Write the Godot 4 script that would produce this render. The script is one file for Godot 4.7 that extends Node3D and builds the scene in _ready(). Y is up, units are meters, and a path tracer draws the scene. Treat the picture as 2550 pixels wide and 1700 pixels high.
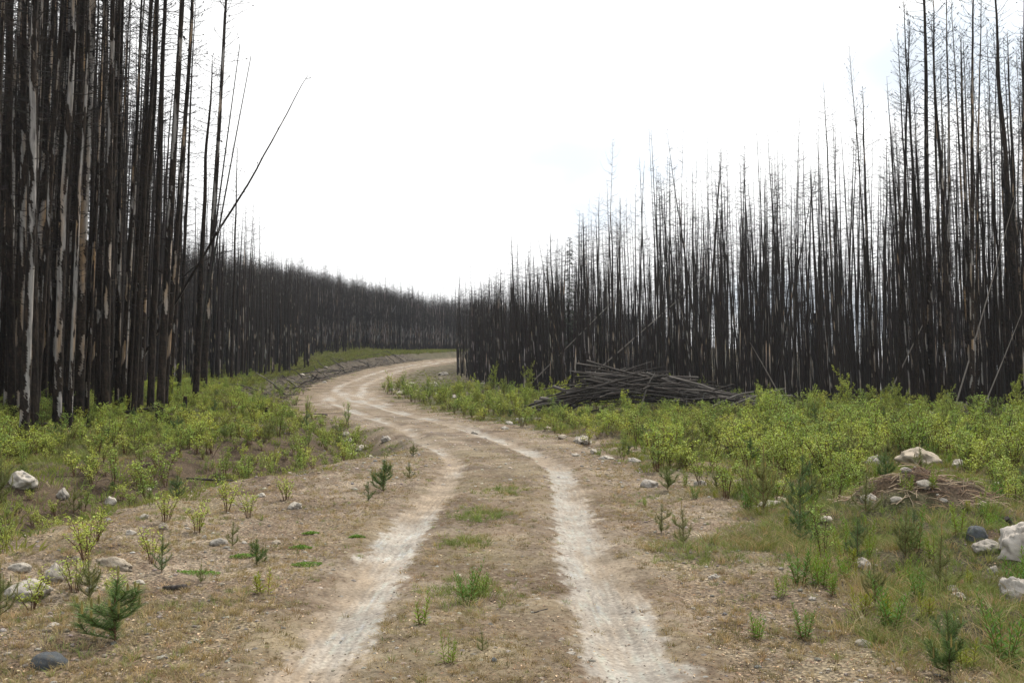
extends Node3D
# A dirt track winding through a burnt pine forest. x is right, y up, and the track runs towards -z; "d" is distance ahead (-z).

const TRACK := [[-60.0, -0.2], [5.0, -0.2], [10.0, -0.2], [15.0, -0.1], [18.0, -0.2], [22.0, -0.8], [27.0, -1.8], [32.0, -3.0], [38.0, -4.7], [44.0, -6.3], [52.0, -8.3], [60.0, -9.8], [66.0, -10.8], [76.0, -12.0], [90.0, -12.9], [102.0, -13.2], [112.0, -13.0], [125.0, -11.3], [140.0, -8.3], [155.0, -4.0], [175.0, 3.0], [200.0, 13.0], [230.0, 28.0], [300.0, 60.0], [1400.0, 400.0]]
const DITCH := [[-60.0, -8.0], [8.0, -6.6], [11.0, -6.2], [14.5, -5.7], [18.6, -4.6], [22.0, -3.5], [24.5, -3.6], [28.0, -4.9], [32.0, -6.6], [36.0, -8.0], [42.0, -10.0], [50.0, -12.2], [60.0, -13.8], [75.0, -15.9], [90.0, -17.0], [112.0, -17.2], [125.0, -15.8], [140.0, -13.2], [155.0, -9.0], [175.0, -2.0], [200.0, 8.0], [230.0, 22.0], [300.0, 54.0], [1400.0, 380.0]]
const RISE := [[-60.0, 0.0], [30.0, 0.0], [42.0, 0.0], [52.0, 0.12], [60.0, 0.3], [72.0, 0.65], [90.0, 1.13], [115.0, 2.2], [140.0, 3.46], [170.0, 4.6], [200.0, 5.4], [280.0, 8.0], [400.0, 11.0], [1400.0, 24.0]]
const TERRACE := [[-60.0, 0.1], [5.0, 0.1], [15.0, 0.12], [20.0, 0.25], [25.0, 0.38], [45.0, 0.8], [60.0, 0.75], [85.0, 0.6], [112.0, 0.9], [140.0, 1.0], [200.0, 0.9], [1400.0, 1.0]]
const FALL := [[-60.0, 0.0], [40.0, 0.0], [60.0, -0.2], [100.0, -1.5], [150.0, -5.0], [300.0, -14.0], [900.0, -30.0], [1400.0, -40.0]]
const MOUNDS := [[4.6, 11.3, 0.5, 0.75, 0.55], [4.3, 8.7, 0.22, 0.6, 0.5], [1.9, 24.0, 0.25, 0.9, 0.5], [-3.7, 8.1, 0.12, 0.7, 0.6], [-4.6, 36.0, 0.0, 1.0, 1.0]]
const WOODS_EAST := [[30.0, 30.0], [18.5, 36.5], [15.7, 42.0], [10.6, 48.5], [2.8, 56.0], [-0.4, 66.0], [-5.6, 101.0], [-6.0, 112.0], [-3.0, 128.0], [4.0, 145.0], [16.0, 165.0], [60.0, 200.0], [120.0, 120.0], [90.0, 30.0]]

var R := RandomNumberGenerator.new()
var n_big := FastNoiseLite.new()
var n_mid := FastNoiseLite.new()
var n_fine := FastNoiseLite.new()
var n_patch := FastNoiseLite.new()
var tab_x := PackedFloat32Array()
var tab_d := PackedFloat32Array()
var tab_h := PackedFloat32Array()
var tab_t := PackedFloat32Array()
var tab_f := PackedFloat32Array()
var used := {}
var M := {}


# ---------------------------------------------------------------- small helpers
class Shape:
	var v := PackedVector3Array()
	var n := PackedVector3Array()
	var c := PackedColorArray()
	var u := PackedVector2Array()
	var i := PackedInt32Array()

	func vert(p: Vector3, nn: Vector3, cc: Color, uv := Vector2.ZERO) -> int:
		v.append(p)
		n.append(nn)
		c.append(cc)
		u.append(uv)
		return v.size() - 1

	func tri(a: int, b: int, k: int) -> void:
		i.append(a)
		i.append(b)
		i.append(k)

	# path and radii of a round limb; colours one per ring
	func tube(path: PackedVector3Array, rad: PackedFloat32Array, sides: int, cols: PackedColorArray, cap := false) -> void:
		var first := v.size()
		var m := path.size()
		for k in m:
			var t := (path[mini(k + 1, m - 1)] - path[maxi(k - 1, 0)]).normalized()
			var up := Vector3.RIGHT if absf(t.x) < 0.8 else Vector3.FORWARD
			var w := t.cross(up).normalized()
			var a := w.cross(t).normalized()
			for s in sides:
				var g := TAU * s / sides
				var e := a * cos(g) + w * sin(g) * 1.0
				e = a * cos(g) + t.cross(a) * sin(g)
				vert(path[k] + e * rad[k], e, cols[k], Vector2(float(s) / sides, float(k)))
		for k in m - 1:
			for s in sides:
				var s2 := (s + 1) % sides
				var a := first + k * sides + s
				var b := first + k * sides + s2
				var q := first + (k + 1) * sides + s2
				var e := first + (k + 1) * sides + s
				tri(a, e, b)
				tri(b, e, q)
		if cap:
			for end in 2:
				var k := 0 if end == 0 else m - 1
				var t := (path[1] - path[0]).normalized() * -1.0 if end == 0 else (path[m - 1] - path[m - 2]).normalized()
				var mid := vert(path[k], t, cols[k])
				var ring := v.size()
				for s in sides:
					vert(v[first + k * sides + s], t, cols[k])
				for s in sides:
					var s2 := (s + 1) % sides
					if end == 0:
						tri(mid, ring + s, ring + s2)
					else:
						tri(mid, ring + s2, ring + s)

	func leaf(p: Vector3, dir: Vector3, nn: Vector3, length: float, wide: float, cc: Color) -> void:
		var side := dir.cross(nn).normalized()
		var up := side.cross(dir).normalized()
		var a := vert(p, up, cc)
		var r := vert(p + dir * length * 0.45 + side * wide * 0.5 + up * wide * 0.12, (up - side * 0.25).normalized(), cc)
		var t := vert(p + dir * length - up * length * 0.08, up, cc)
		var l := vert(p + dir * length * 0.45 - side * wide * 0.5 + up * wide * 0.12, (up + side * 0.25).normalized(), cc)
		tri(a, t, r)
		tri(a, l, t)

	func needle(p: Vector3, dir: Vector3, side: Vector3, length: float, wide: float, cc: Color) -> void:
		var nn := side.cross(dir).normalized()
		var a := vert(p - side * wide * 0.5, nn, cc)
		var b := vert(p + side * wide * 0.5, nn, cc)
		var t := vert(p + dir * length, nn, cc)
		tri(a, t, b)

	func blade(p: Vector3, dir: Vector3, bend: Vector3, side: Vector3, length: float, wide: float, cc: Color) -> void:
		var nn := side.cross(dir).normalized()
		var q := p + dir * length * 0.55
		var e := p + dir * length * 0.9 + bend * length * 0.4
		var a := vert(p - side * wide * 0.5, nn, cc)
		var b := vert(p + side * wide * 0.5, nn, cc)
		var l := vert(q - side * wide * 0.4, nn, cc)
		var r := vert(q + side * wide * 0.4, nn, cc)
		var t := vert(e, nn, cc)
		tri(a, l, b)
		tri(b, l, r)
		tri(l, t, r)

	func mesh() -> ArrayMesh:
		var arr := []
		arr.resize(Mesh.ARRAY_MAX)
		arr[Mesh.ARRAY_VERTEX] = v
		arr[Mesh.ARRAY_NORMAL] = n
		arr[Mesh.ARRAY_COLOR] = c
		arr[Mesh.ARRAY_TEX_UV] = u
		arr[Mesh.ARRAY_INDEX] = i
		var m := ArrayMesh.new()
		m.add_surface_from_arrays(Mesh.PRIMITIVE_TRIANGLES, arr)
		return m


func numbered(called: String) -> String:
	var k: int = used.get(called, 0)
	used[called] = k + 1
	return called if k == 0 else "%s_%03d" % [called, k]


func tag(o: Node, label: String, category: String, group := "", kind := "") -> void:
	o.set_meta("label", label)
	o.set_meta("category", category)
	if group:
		o.set_meta("group", group)
	if kind:
		o.set_meta("kind", kind)


func part(called: String, mesh: Mesh, mat: Material, parent: Node) -> MeshInstance3D:
	var o := MeshInstance3D.new()
	o.name = called
	o.mesh = mesh
	o.material_override = mat
	parent.add_child(o, true)
	return o


func single(called: String, mesh: Mesh, mat: Material, where: Transform3D, label: String, category: String, group := "") -> MeshInstance3D:
	var o := MeshInstance3D.new()
	o.name = numbered(called)
	o.mesh = mesh
	o.material_override = mat
	o.transform = where
	add_child(o)
	tag(o, label, category, group)
	return o


func many(parent: Node, called: String, mesh: Mesh, mat: Material, where: Array, tint: Array) -> void:
	if where.is_empty():
		return
	var mm := MultiMesh.new()
	mm.transform_format = MultiMesh.TRANSFORM_3D
	mm.use_colors = true
	mm.mesh = mesh
	mm.instance_count = where.size()
	for k in where.size():
		mm.set_instance_transform(k, where[k])
		mm.set_instance_color(k, tint[k])
	var o := MultiMeshInstance3D.new()
	o.name = called
	o.multimesh = mm
	o.material_override = mat
	parent.add_child(o, true)


func stuff(called: String, label: String, category: String) -> Node3D:
	var o := Node3D.new()
	o.name = numbered(called)
	add_child(o)
	tag(o, label, category, "", "stuff")
	return o


func curve_at(p: Array, d: float) -> float:
	var m := p.size()
	if d <= p[0][0]:
		return p[0][1]
	if d >= p[m - 1][0]:
		return p[m - 1][1]
	var k := 0
	while p[k + 1][0] < d:
		k += 1
	var h: float = p[k + 1][0] - p[k][0]
	var t: float = (d - p[k][0]) / h
	var m0: float = 0.0 if k == 0 else (p[k + 1][1] - p[k - 1][1]) / (p[k + 1][0] - p[k - 1][0]) * h
	var m1: float = 0.0 if k + 1 == m - 1 else (p[k + 2][1] - p[k][1]) / (p[k + 2][0] - p[k][0]) * h
	var t2 := t * t
	var t3 := t2 * t
	return p[k][1] * (2 * t3 - 3 * t2 + 1) + m0 * (t3 - 2 * t2 + t) + p[k + 1][1] * (3 * t2 - 2 * t3) + m1 * (t3 - t2)


func look(tab: PackedFloat32Array, d: float) -> float:
	var f := clampf((d + 60.0) * 4.0, 0.0, tab.size() - 1.001)
	var k := int(f)
	return lerpf(tab[k], tab[k + 1], f - k)


func track_x(d: float) -> float:
	return look(tab_x, d)


# height of the ground
func ground_y(x: float, d: float) -> float:
	var s := x - look(tab_x, d)
	var t := look(tab_d, d) - x
	var h := look(tab_h, d)
	h = lerpf(h, look(tab_f, d), smoothstep(4.0, 34.0, s))
	h += smoothstep(0.2, 2.4, t) * look(tab_t, d) + smoothstep(6.0, 90.0, t) * 4.0
	if d > 90.0:
		h += 7.5 * smoothstep(-14.0, -62.0, x) * smoothstep(90.0, 165.0, d)
	if d < 42.0:
		h -= 0.5 * exp(-t * t) * (1.0 - smoothstep(32.0, 42.0, d))
	if d < 30.0:
		for m in MOUNDS:
			var e: float = ((x - m[0]) / m[3]) ** 2 + ((d - m[1]) / m[4]) ** 2
			if e < 9.0:
				h += m[2] * exp(-e) * (1.0 + 0.5 * n_mid.get_noise_2d(x * 4.0, d * 4.0))
	var off := smoothstep(1.2, 3.6, absf(s))
	h += off * (n_mid.get_noise_2d(x, d) * 0.13 + n_big.get_noise_2d(x, d) * 0.25 * smoothstep(6.0, 20.0, absf(s)))
	if d < 60.0:
		h += n_fine.get_noise_2d(x, d) * (0.006 + 0.02 * off) + n_fine.get_noise_2d(x * 4.0, d * 4.0) * 0.006
		var q := (absf(s) - 0.875) / 0.22
		h -= 0.05 * exp(-q * q) - 0.014 * exp(-((absf(q) - 1.9) / 0.5) ** 2)
	return h


func on_ground(x: float, d: float, sink := 0.0) -> Vector3:
	return Vector3(x, ground_y(x, d) - sink, -d)


func inside(poly: Array, x: float, d: float) -> bool:
	var hit := false
	var j := poly.size() - 1
	for k in poly.size():
		var a: Array = poly[k]
		var b: Array = poly[j]
		if (a[1] > d) != (b[1] > d) and x < (b[0] - a[0]) * (d - a[1]) / (b[1] - a[1]) + a[0]:
			hit = not hit
		j = k
	return hit


# how far inside the western woods a point lies: the edge runs along the ditch
func west_edge(d: float) -> float:
	if d < 50.0:
		return minf(-0.4 * d + 0.9, -8.2)
	return minf(look(tab_d, d) - lerpf(3.8, 2.6, smoothstep(50.0, 84.0, d)) - 5.0 * smoothstep(96.0, 125.0, d), -17.8 if d < 100.0 else 900.0)


func rnd(a: float, b: float) -> float:
	return R.randf_range(a, b)


func jit(c: Color, k: float) -> Color:
	var f := 1.0 + rnd(-k, k)
	return Color(c.r * f * (1.0 + rnd(-k, k) * 0.4), c.g * f, c.b * f * (1.0 + rnd(-k, k) * 0.4))


# ---------------------------------------------------------------- materials
func noise_tex(freq: float, size: int, lo: float, hi: float, kind := FastNoiseLite.TYPE_SIMPLEX_SMOOTH, sd := 1, tone := Color.WHITE) -> NoiseTexture2D:
	var f := FastNoiseLite.new()
	f.seed = sd
	f.noise_type = kind
	f.frequency = freq
	f.fractal_octaves = 5
	f.fractal_gain = 0.62
	var t := NoiseTexture2D.new()
	t.width = size
	t.height = size
	t.seamless = true
	t.noise = f
	var g := Gradient.new()
	g.set_color(0, Color(lo, lo, lo))
	g.set_color(1, Color(hi * tone.r, hi * tone.g, hi * tone.b))
	t.color_ramp = g
	return t


func mat(rough: float, backlight := 0.0, tex: Texture2D = null, scale := 1.0, world := false, bump := 0.0, bump_tex: Texture2D = null) -> StandardMaterial3D:
	var m := StandardMaterial3D.new()
	m.vertex_color_use_as_albedo = true
	m.roughness = rough
	m.metallic_specular = 0.3
	m.cull_mode = BaseMaterial3D.CULL_DISABLED
	if backlight > 0.0:
		m.backlight_enabled = true
		m.backlight = Color(backlight, backlight, backlight * 0.6)
	if tex:
		m.albedo_texture = tex
		m.uv1_triplanar = true
		m.uv1_world_triplanar = world
		m.uv1_scale = Vector3.ONE * scale
	if bump > 0.0:
		m.heightmap_enabled = true
		m.heightmap_texture = bump_tex if bump_tex else tex
		m.heightmap_scale = bump
	return m


func make_materials() -> void:
	var speck := noise_tex(0.06, 512, 0.25, 1.0, FastNoiseLite.TYPE_SIMPLEX_SMOOTH, 3)
	var blotch := noise_tex(0.012, 512, 0.72, 1.0, FastNoiseLite.TYPE_SIMPLEX_SMOOTH, 5)
	var g := mat(0.95, 0.0, speck, 0.8, true, 1.6)
	g.detail_enabled = true
	g.detail_blend_mode = BaseMaterial3D.BLEND_MODE_MUL
	g.detail_albedo = blotch
	g.detail_uv_layer = BaseMaterial3D.DETAIL_UV_2
	g.uv2_triplanar = true
	g.uv2_world_triplanar = true
	g.uv2_scale = Vector3.ONE * 0.23
	M.ground = g
	M.road = g.duplicate()
	M.road.albedo_texture = noise_tex(0.06, 512, 0.5, 0.76, FastNoiseLite.TYPE_SIMPLEX_SMOOTH, 17)
	M.road.heightmap_texture = M.road.albedo_texture
	M.road.heightmap_scale = 2.0
	M.bark = mat(0.95, 0.0, noise_tex(0.05, 256, 0.5, 1.0, FastNoiseLite.TYPE_CELLULAR, 8), 1.6, false, 1.2)
	var grain := noise_tex(0.03, 256, 0.6, 1.0, FastNoiseLite.TYPE_SIMPLEX_SMOOTH, 9)
	M.wood = mat(0.8, 0.0, grain, 1.0)
	M.wood.uv1_scale = Vector3(3.0, 0.25, 3.0)
	M.twig = mat(0.9)
	M.tree = mat(0.92)
	M.leaf = mat(0.8, 0.75)
	M.needle = mat(0.6, 0.35)
	M.grass = mat(0.7, 0.5)
	M.stem = mat(0.85)
	M.rock = mat(0.9, 0.0, noise_tex(0.09, 512, 0.72, 1.0, FastNoiseLite.TYPE_SIMPLEX_SMOOTH, 12), 1.8, false, 1.5)
	M.litter = mat(0.95)


# ---------------------------------------------------------------- trees
func trunk_path(h: float, segs: int, bend: float, sd: int) -> PackedVector3Array:
	var p := PackedVector3Array()
	var f := FastNoiseLite.new()
	f.seed = sd
	f.frequency = 0.06
	for k in segs + 1:
		var t := float(k) / segs
		var y := h * t
		p.append(Vector3((f.get_noise_2d(y, 3.0) - f.get_noise_2d(0, 3.0)) * bend * (0.3 + t), y, (f.get_noise_2d(y, 77.0) - f.get_noise_2d(0, 77.0)) * bend * (0.3 + t)))
	return p


func path_at(p: PackedVector3Array, t: float) -> Vector3:
	var f := clampf(t, 0.0, 0.9999) * (p.size() - 1)
	var k := int(f)
	return p[k].lerp(p[k + 1], f - k)


func trunk_r(r0: float, t: float, y: float) -> float:
	return r0 * (pow(1.0 - t, 0.75) * 0.93 + 0.05) + r0 * 0.35 * exp(-y / 0.25)


func wood_color(f: FastNoiseLite, a: float, y: float, warm: float) -> Color:
	var k := f.get_noise_3d(cos(a) * 0.6, y * 0.7 + 40.0, sin(a) * 0.6)
	var c := Color(0.46, 0.44, 0.42).lerp(Color(0.52, 0.34, 0.18), clampf(0.12 + warm + k * 1.6, 0.0, 1.0))
	var knot := smoothstep(0.42, 0.55, f.get_noise_3d(cos(a) * 2.6 + 60.0, y * 4.5, sin(a) * 2.6))
	c = c.lerp(Color(0.06, 0.05, 0.045), knot * 0.85)
	return c * (0.8 + 0.6 * f.get_noise_3d(cos(a) * 5.0, y * 1.6, sin(a) * 5.0))


func twigs(s: Shape, p: PackedVector3Array, h: float, r0: float, count: int, t0: float, reach: float, style: float, simple: bool, top := 1.0) -> void:
	for k in count:
		var t := t0 + (top - t0) * pow(R.randf(), 0.85)
		var at := path_at(p, t)
		var az := rnd(0, TAU)
		var out := Vector3(cos(az), 0, sin(az))
		var length := reach * rnd(0.35, 1.0) * (0.5 + 0.8 * smoothstep(0.2, 0.7, t)) * (1.0 - 0.7 * smoothstep(0.86, 1.0, t))
		if R.randf() < 0.12:
			length *= 1.5
		var lift := lerpf(-0.25, 0.75, smoothstep(0.45, 1.0, t)) * style + rnd(-0.2, 0.2)
		var col := jit(Color(0.024, 0.021, 0.019), 0.4)
		var rb := rnd(0.009, 0.016) * (1.0 - 0.3 * t)
		var start := at + out * trunk_r(r0, t, t * h) * 0.7
		if simple:
			var mid := start + (out + Vector3.UP * lift * 0.4).normalized() * length * 0.55
			var tip := mid + (out + Vector3.UP * (lift + 0.45)).normalized() * length * 0.45
			s.tube(PackedVector3Array([start, mid, tip]), PackedFloat32Array([rb, rb * 0.8, rb * 0.35]), 3, PackedColorArray([col, col, col]))
			continue
		var path := PackedVector3Array([start])
		var dir := (out + Vector3.UP * lift * 0.3).normalized()
		for q in 3:
			dir = (dir + Vector3.UP * (0.16 + 0.12 * lift) + Vector3(rnd(-0.2, 0.2), rnd(-0.15, 0.15), rnd(-0.2, 0.2))).normalized()
			path.append(path[q] + dir * length / 3.0)
		s.tube(path, PackedFloat32Array([rb, rb * 0.85, rb * 0.65, rb * 0.3]), 3, PackedColorArray([col, col, col, col]))
		for q in R.randi_range(1, 3):
			var a := path_at(path, rnd(0.3, 0.9))
			var e := (dir + Vector3(rnd(-1, 1), rnd(-0.3, 0.8), rnd(-1, 1))).normalized()
			var l := length * rnd(0.15, 0.4)
			s.tube(PackedVector3Array([a, a + e * l]), PackedFloat32Array([rb * 0.6, rb * 0.3]), 3, PackedColorArray([col, col]))
		if t > 0.6 and R.randf() < 0.5:   # burnt cones and needle stubs at branch tips
			var a := path[3]
			s.tube(PackedVector3Array([a - dir * 0.05, a, a + dir * 0.05]), PackedFloat32Array([0.008, 0.024, 0.006]), 4, PackedColorArray([col, col, col]))


# a tree seen close: wood core, bark shell with peeled openings, branches
func close_tree(h: float, r0: float, peel: float, warm: float, count: int, reach: float, sd: int, bend := 0.5) -> Dictionary:
	R.seed = sd * 977 + 5
	var f := FastNoiseLite.new()
	f.seed = sd
	f.frequency = 0.55
	var p := trunk_path(h, 24, bend, sd)
	var core := Shape.new()
	var segs := int(h / 0.11)
	var sides := 12
	for k in segs + 1:
		var t := float(k) / segs
		var c := path_at(p, t)
		var r := trunk_r(r0, t, t * h) * 0.93
		for s in sides:
			var a := TAU * s / sides
			var e := Vector3(cos(a), 0, -sin(a))
			core.vert(c + e * r, e, wood_color(f, a, t * h, warm))
	for k in segs:
		for s in sides:
			var a := k * sides + s
			var b := k * sides + (s + 1) % sides
			core.tri(a, a + sides, b)
			core.tri(b, a + sides, b + sides)
	var shell := Shape.new()
	var step := 0.062
	segs = int(h * 0.985 / step)
	sides = 18
	var ok := PackedByteArray()
	for k in segs + 1:
		var y := k * step
		var t := y / h
		var c := path_at(p, t)
		for s in sides:
			var a := TAU * s / sides
			a += 0.1 * f.get_noise_3d(s * 19.0, k * 13.0, 5.0)
			var e := Vector3(cos(a), 0, -sin(a))
			var rough := f.get_noise_3d(e.x * 5.0, y * 7.0, e.z * 5.0)
			var r := trunk_r(r0, t, y) * (1.02 + 0.06 * rough) + 0.004
			var q := f.get_noise_3d(e.x * 0.75 + 9.0, y * 0.95, e.z * 0.75) + 0.3 * f.get_noise_3d(e.x * 2.0, y * 2.6, e.z * 2.0)
			var keep := 0.62 - peel * (1.0 + 0.25 * smoothstep(1.0, 4.0, y)) + 0.5 * smoothstep(1.8, 0.2, y)
			var open := q > keep * 0.9 - 0.1 and peel > 0.0
			ok.append(0 if open else 1)
			var near_edge := clampf((keep * 0.9 - 0.1 - q) * 6.0, 0.0, 1.0)
			var col := Color(0.024, 0.0205, 0.018).lerp(Color(0.085, 0.063, 0.047), clampf(0.3 + rough * 0.9 + 0.5 * f.get_noise_2d(y * 0.5, 7.0) + 0.25 * peel * (1.0 - near_edge), 0.0, 1.0))
			shell.vert(c + e * r + Vector3.UP * 0.05 * f.get_noise_3d(s * 23.0, k * 17.0, 9.0), (e + Vector3(0, rough * 0.5, 0)).normalized(), col * (1.0 + 0.6 * f.get_noise_3d(e.x * 8.0, y * 16.0, e.z * 8.0)))
	for k in segs:
		for s in sides:
			var s2 := (s + 1) % sides
			var a := k * sides + s
			var b := k * sides + s2
			if ok[a] + ok[b] + ok[a + sides] >= 2:
				shell.tri(a, a + sides, b)
			if ok[b] + ok[a + sides] + ok[b + sides] >= 2:
				shell.tri(b, a + sides, b + sides)
	# curled bark flakes at a few of the openings
	for k in int(peel * 30.0):
		var at := R.randi_range(sides * 12, ok.size() - sides - 1)
		if ok[at] == 1 and ok[at + sides] == 0:
			var q := shell.v[at]
			var nn := shell.n[at]
			shell.leaf(q, (nn * 0.7 + Vector3(rnd(-0.4, 0.4), rnd(-0.9, 0.9), rnd(-0.4, 0.4))).normalized(), nn.cross(Vector3.UP), rnd(0.06, 0.16), rnd(0.04, 0.1), Color(0.03, 0.023, 0.018))
	var br := Shape.new()
	twigs(br, p, h, r0, count, 0.16, reach, 1.0, false)
	return {"trunk": core.mesh(), "bark": shell.mesh(), "branches": br.mesh(), "h": h, "peel": peel}


# a tree seen from further off: one trunk with weathered streaks, plain branches
func plain_tree(h: float, r0: float, peel: float, count: int, reach: float, sd: int, sides: int, base: Color, snap := 1.0) -> Dictionary:
	R.seed = sd * 577 + 3
	var f := FastNoiseLite.new()
	f.seed = sd
	f.frequency = 0.55
	var p := trunk_path(h, 30, 0.16, sd)
	var s := Shape.new()
	var segs := int(h * snap / 0.3)
	for k in segs + 1:
		var t := snap * float(k) / segs   # a snapped stem ends thick
		var y := t * h
		var c := path_at(p, t)
		for q in sides:
			var a := TAU * q / sides
			var e := Vector3(cos(a), 0, -sin(a))
			var open := f.get_noise_3d(e.x * 1.2 + 9.0, y * 0.6, e.z * 1.2) + 0.35 * f.get_noise_3d(e.x * 2.4, y * 1.7, e.z * 2.4) > 0.52 - peel + 0.4 * smoothstep(1.6, 0.2, y)
			var col := wood_color(f, a, y, -0.1) if open else base * (0.8 + 0.6 * f.get_noise_3d(e.x * 3.0, y * 3.0, e.z * 3.0))
			s.vert(c + e * trunk_r(r0, t, y), e, col)
	for k in segs:
		for q in sides:
			var a := k * sides + q
			var b := k * sides + (q + 1) % sides
			s.tri(a, a + sides, b)
			s.tri(b, a + sides, b + sides)
	var br := Shape.new()
	twigs(br, p, h, r0, count, 0.2, reach, 1.0, true, snap)
	var both := Shape.new()
	for q in [s, br]:
		var o := both.v.size()
		both.v.append_array(q.v)
		both.n.append_array(q.n)
		both.c.append_array(q.c)
		both.u.append_array(q.u)
		for k in q.i:
			both.i.append(k + o)
	return {"trunk": s.mesh(), "branches": br.mesh(), "whole": both.mesh(), "h": h, "peel": peel}


func put_tree(kind: Dictionary, where: Transform3D, label: String, group: String) -> void:
	var o := Node3D.new()
	o.name = numbered("burnt_pine_tree")
	add_child(o)
	o.transform = where
	tag(o, label, "tree", group)
	part("trunk", kind.trunk, M.wood if kind.has("bark") else M.tree, o)
	if kind.has("bark"):
		part("bark", kind.bark, M.bark, o)
	part("branches", kind.branches, M.twig, o).set_meta("kind", "stuff")


func lean_basis(lx: float, lz: float, turn: float, scale: float, wide := 1.0) -> Basis:
	var up := Vector3(lx, 1.0, lz).normalized()
	var x := Vector3.RIGHT.slide(up).normalized()
	return Basis(x, up, x.cross(up)) * Basis(Vector3.UP, turn) * Basis.from_scale(Vector3(scale * wide, scale, scale * wide))


# ---------------------------------------------------------------- plants
func make_shrub(h: float, stems: int, leaves: int, spread: float, sd: int, leaf_len: float, tone: Color) -> Dictionary:
	R.seed = sd * 331 + 9
	var st := Shape.new()
	var lf := Shape.new()
	var brown := Color(0.09, 0.05, 0.03)
	var paths := []
	for k in stems:
		var az := rnd(0, TAU)
		var o := Vector3(cos(az), 0, sin(az))
		var b := o * rnd(0.0, 0.05)
		var l := h * rnd(0.6, 1.05)
		var tip := b + o * spread * rnd(0.3, 1.0) + Vector3.UP * l
		var mid := b.lerp(tip, 0.5) + o * spread * -0.12 + Vector3(rnd(-0.03, 0.03), 0, rnd(-0.03, 0.03))
		var path := PackedVector3Array([b - Vector3.UP * 0.04, b.lerp(mid, 0.5), mid, mid.lerp(tip, 0.55), tip])
		var r := 0.004 + 0.004 * h
		st.tube(path, PackedFloat32Array([r, r * 0.85, r * 0.7, r * 0.5, r * 0.2]), 4, PackedColorArray([brown, brown, brown, brown, brown]))
		paths.append(path)
		for q in int(3 + h * 4):   # side shoots
			var a := path_at(path, rnd(0.25, 0.9))
			var e := Vector3(rnd(-1, 1), rnd(0.3, 1.0), rnd(-1, 1)).normalized()
			var sl := h * rnd(0.1, 0.26)
			var side := PackedVector3Array([a, a + e * sl * 0.6, a + (e + Vector3.UP * 0.3).normalized() * sl])
			st.tube(side, PackedFloat32Array([r * 0.5, r * 0.4, r * 0.15]), 3, PackedColorArray([brown, brown, brown]))
			paths.append(side)
	for k in leaves:
		var path: PackedVector3Array = paths[R.randi_range(0, paths.size() - 1)]
		var t := rnd(0.22 if path.size() > 3 else 0.1, 1.0)
		var a := path_at(path, t)
		var az := rnd(0, TAU)
		var dir := Vector3(cos(az), rnd(-0.25, 0.9), sin(az)).normalized()
		var nn := (Vector3.UP + Vector3(rnd(-0.8, 0.8), 0, rnd(-0.8, 0.8))).normalized()
		var sz := leaf_len * rnd(0.6, 1.15)
		lf.leaf(a + dir * rnd(0.002, 0.02), dir, nn, sz, sz * rnd(0.55, 0.75), jit(tone, 0.28))
	return {"stems": st.mesh(), "leaves": lf.mesh(), "h": h}


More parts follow.
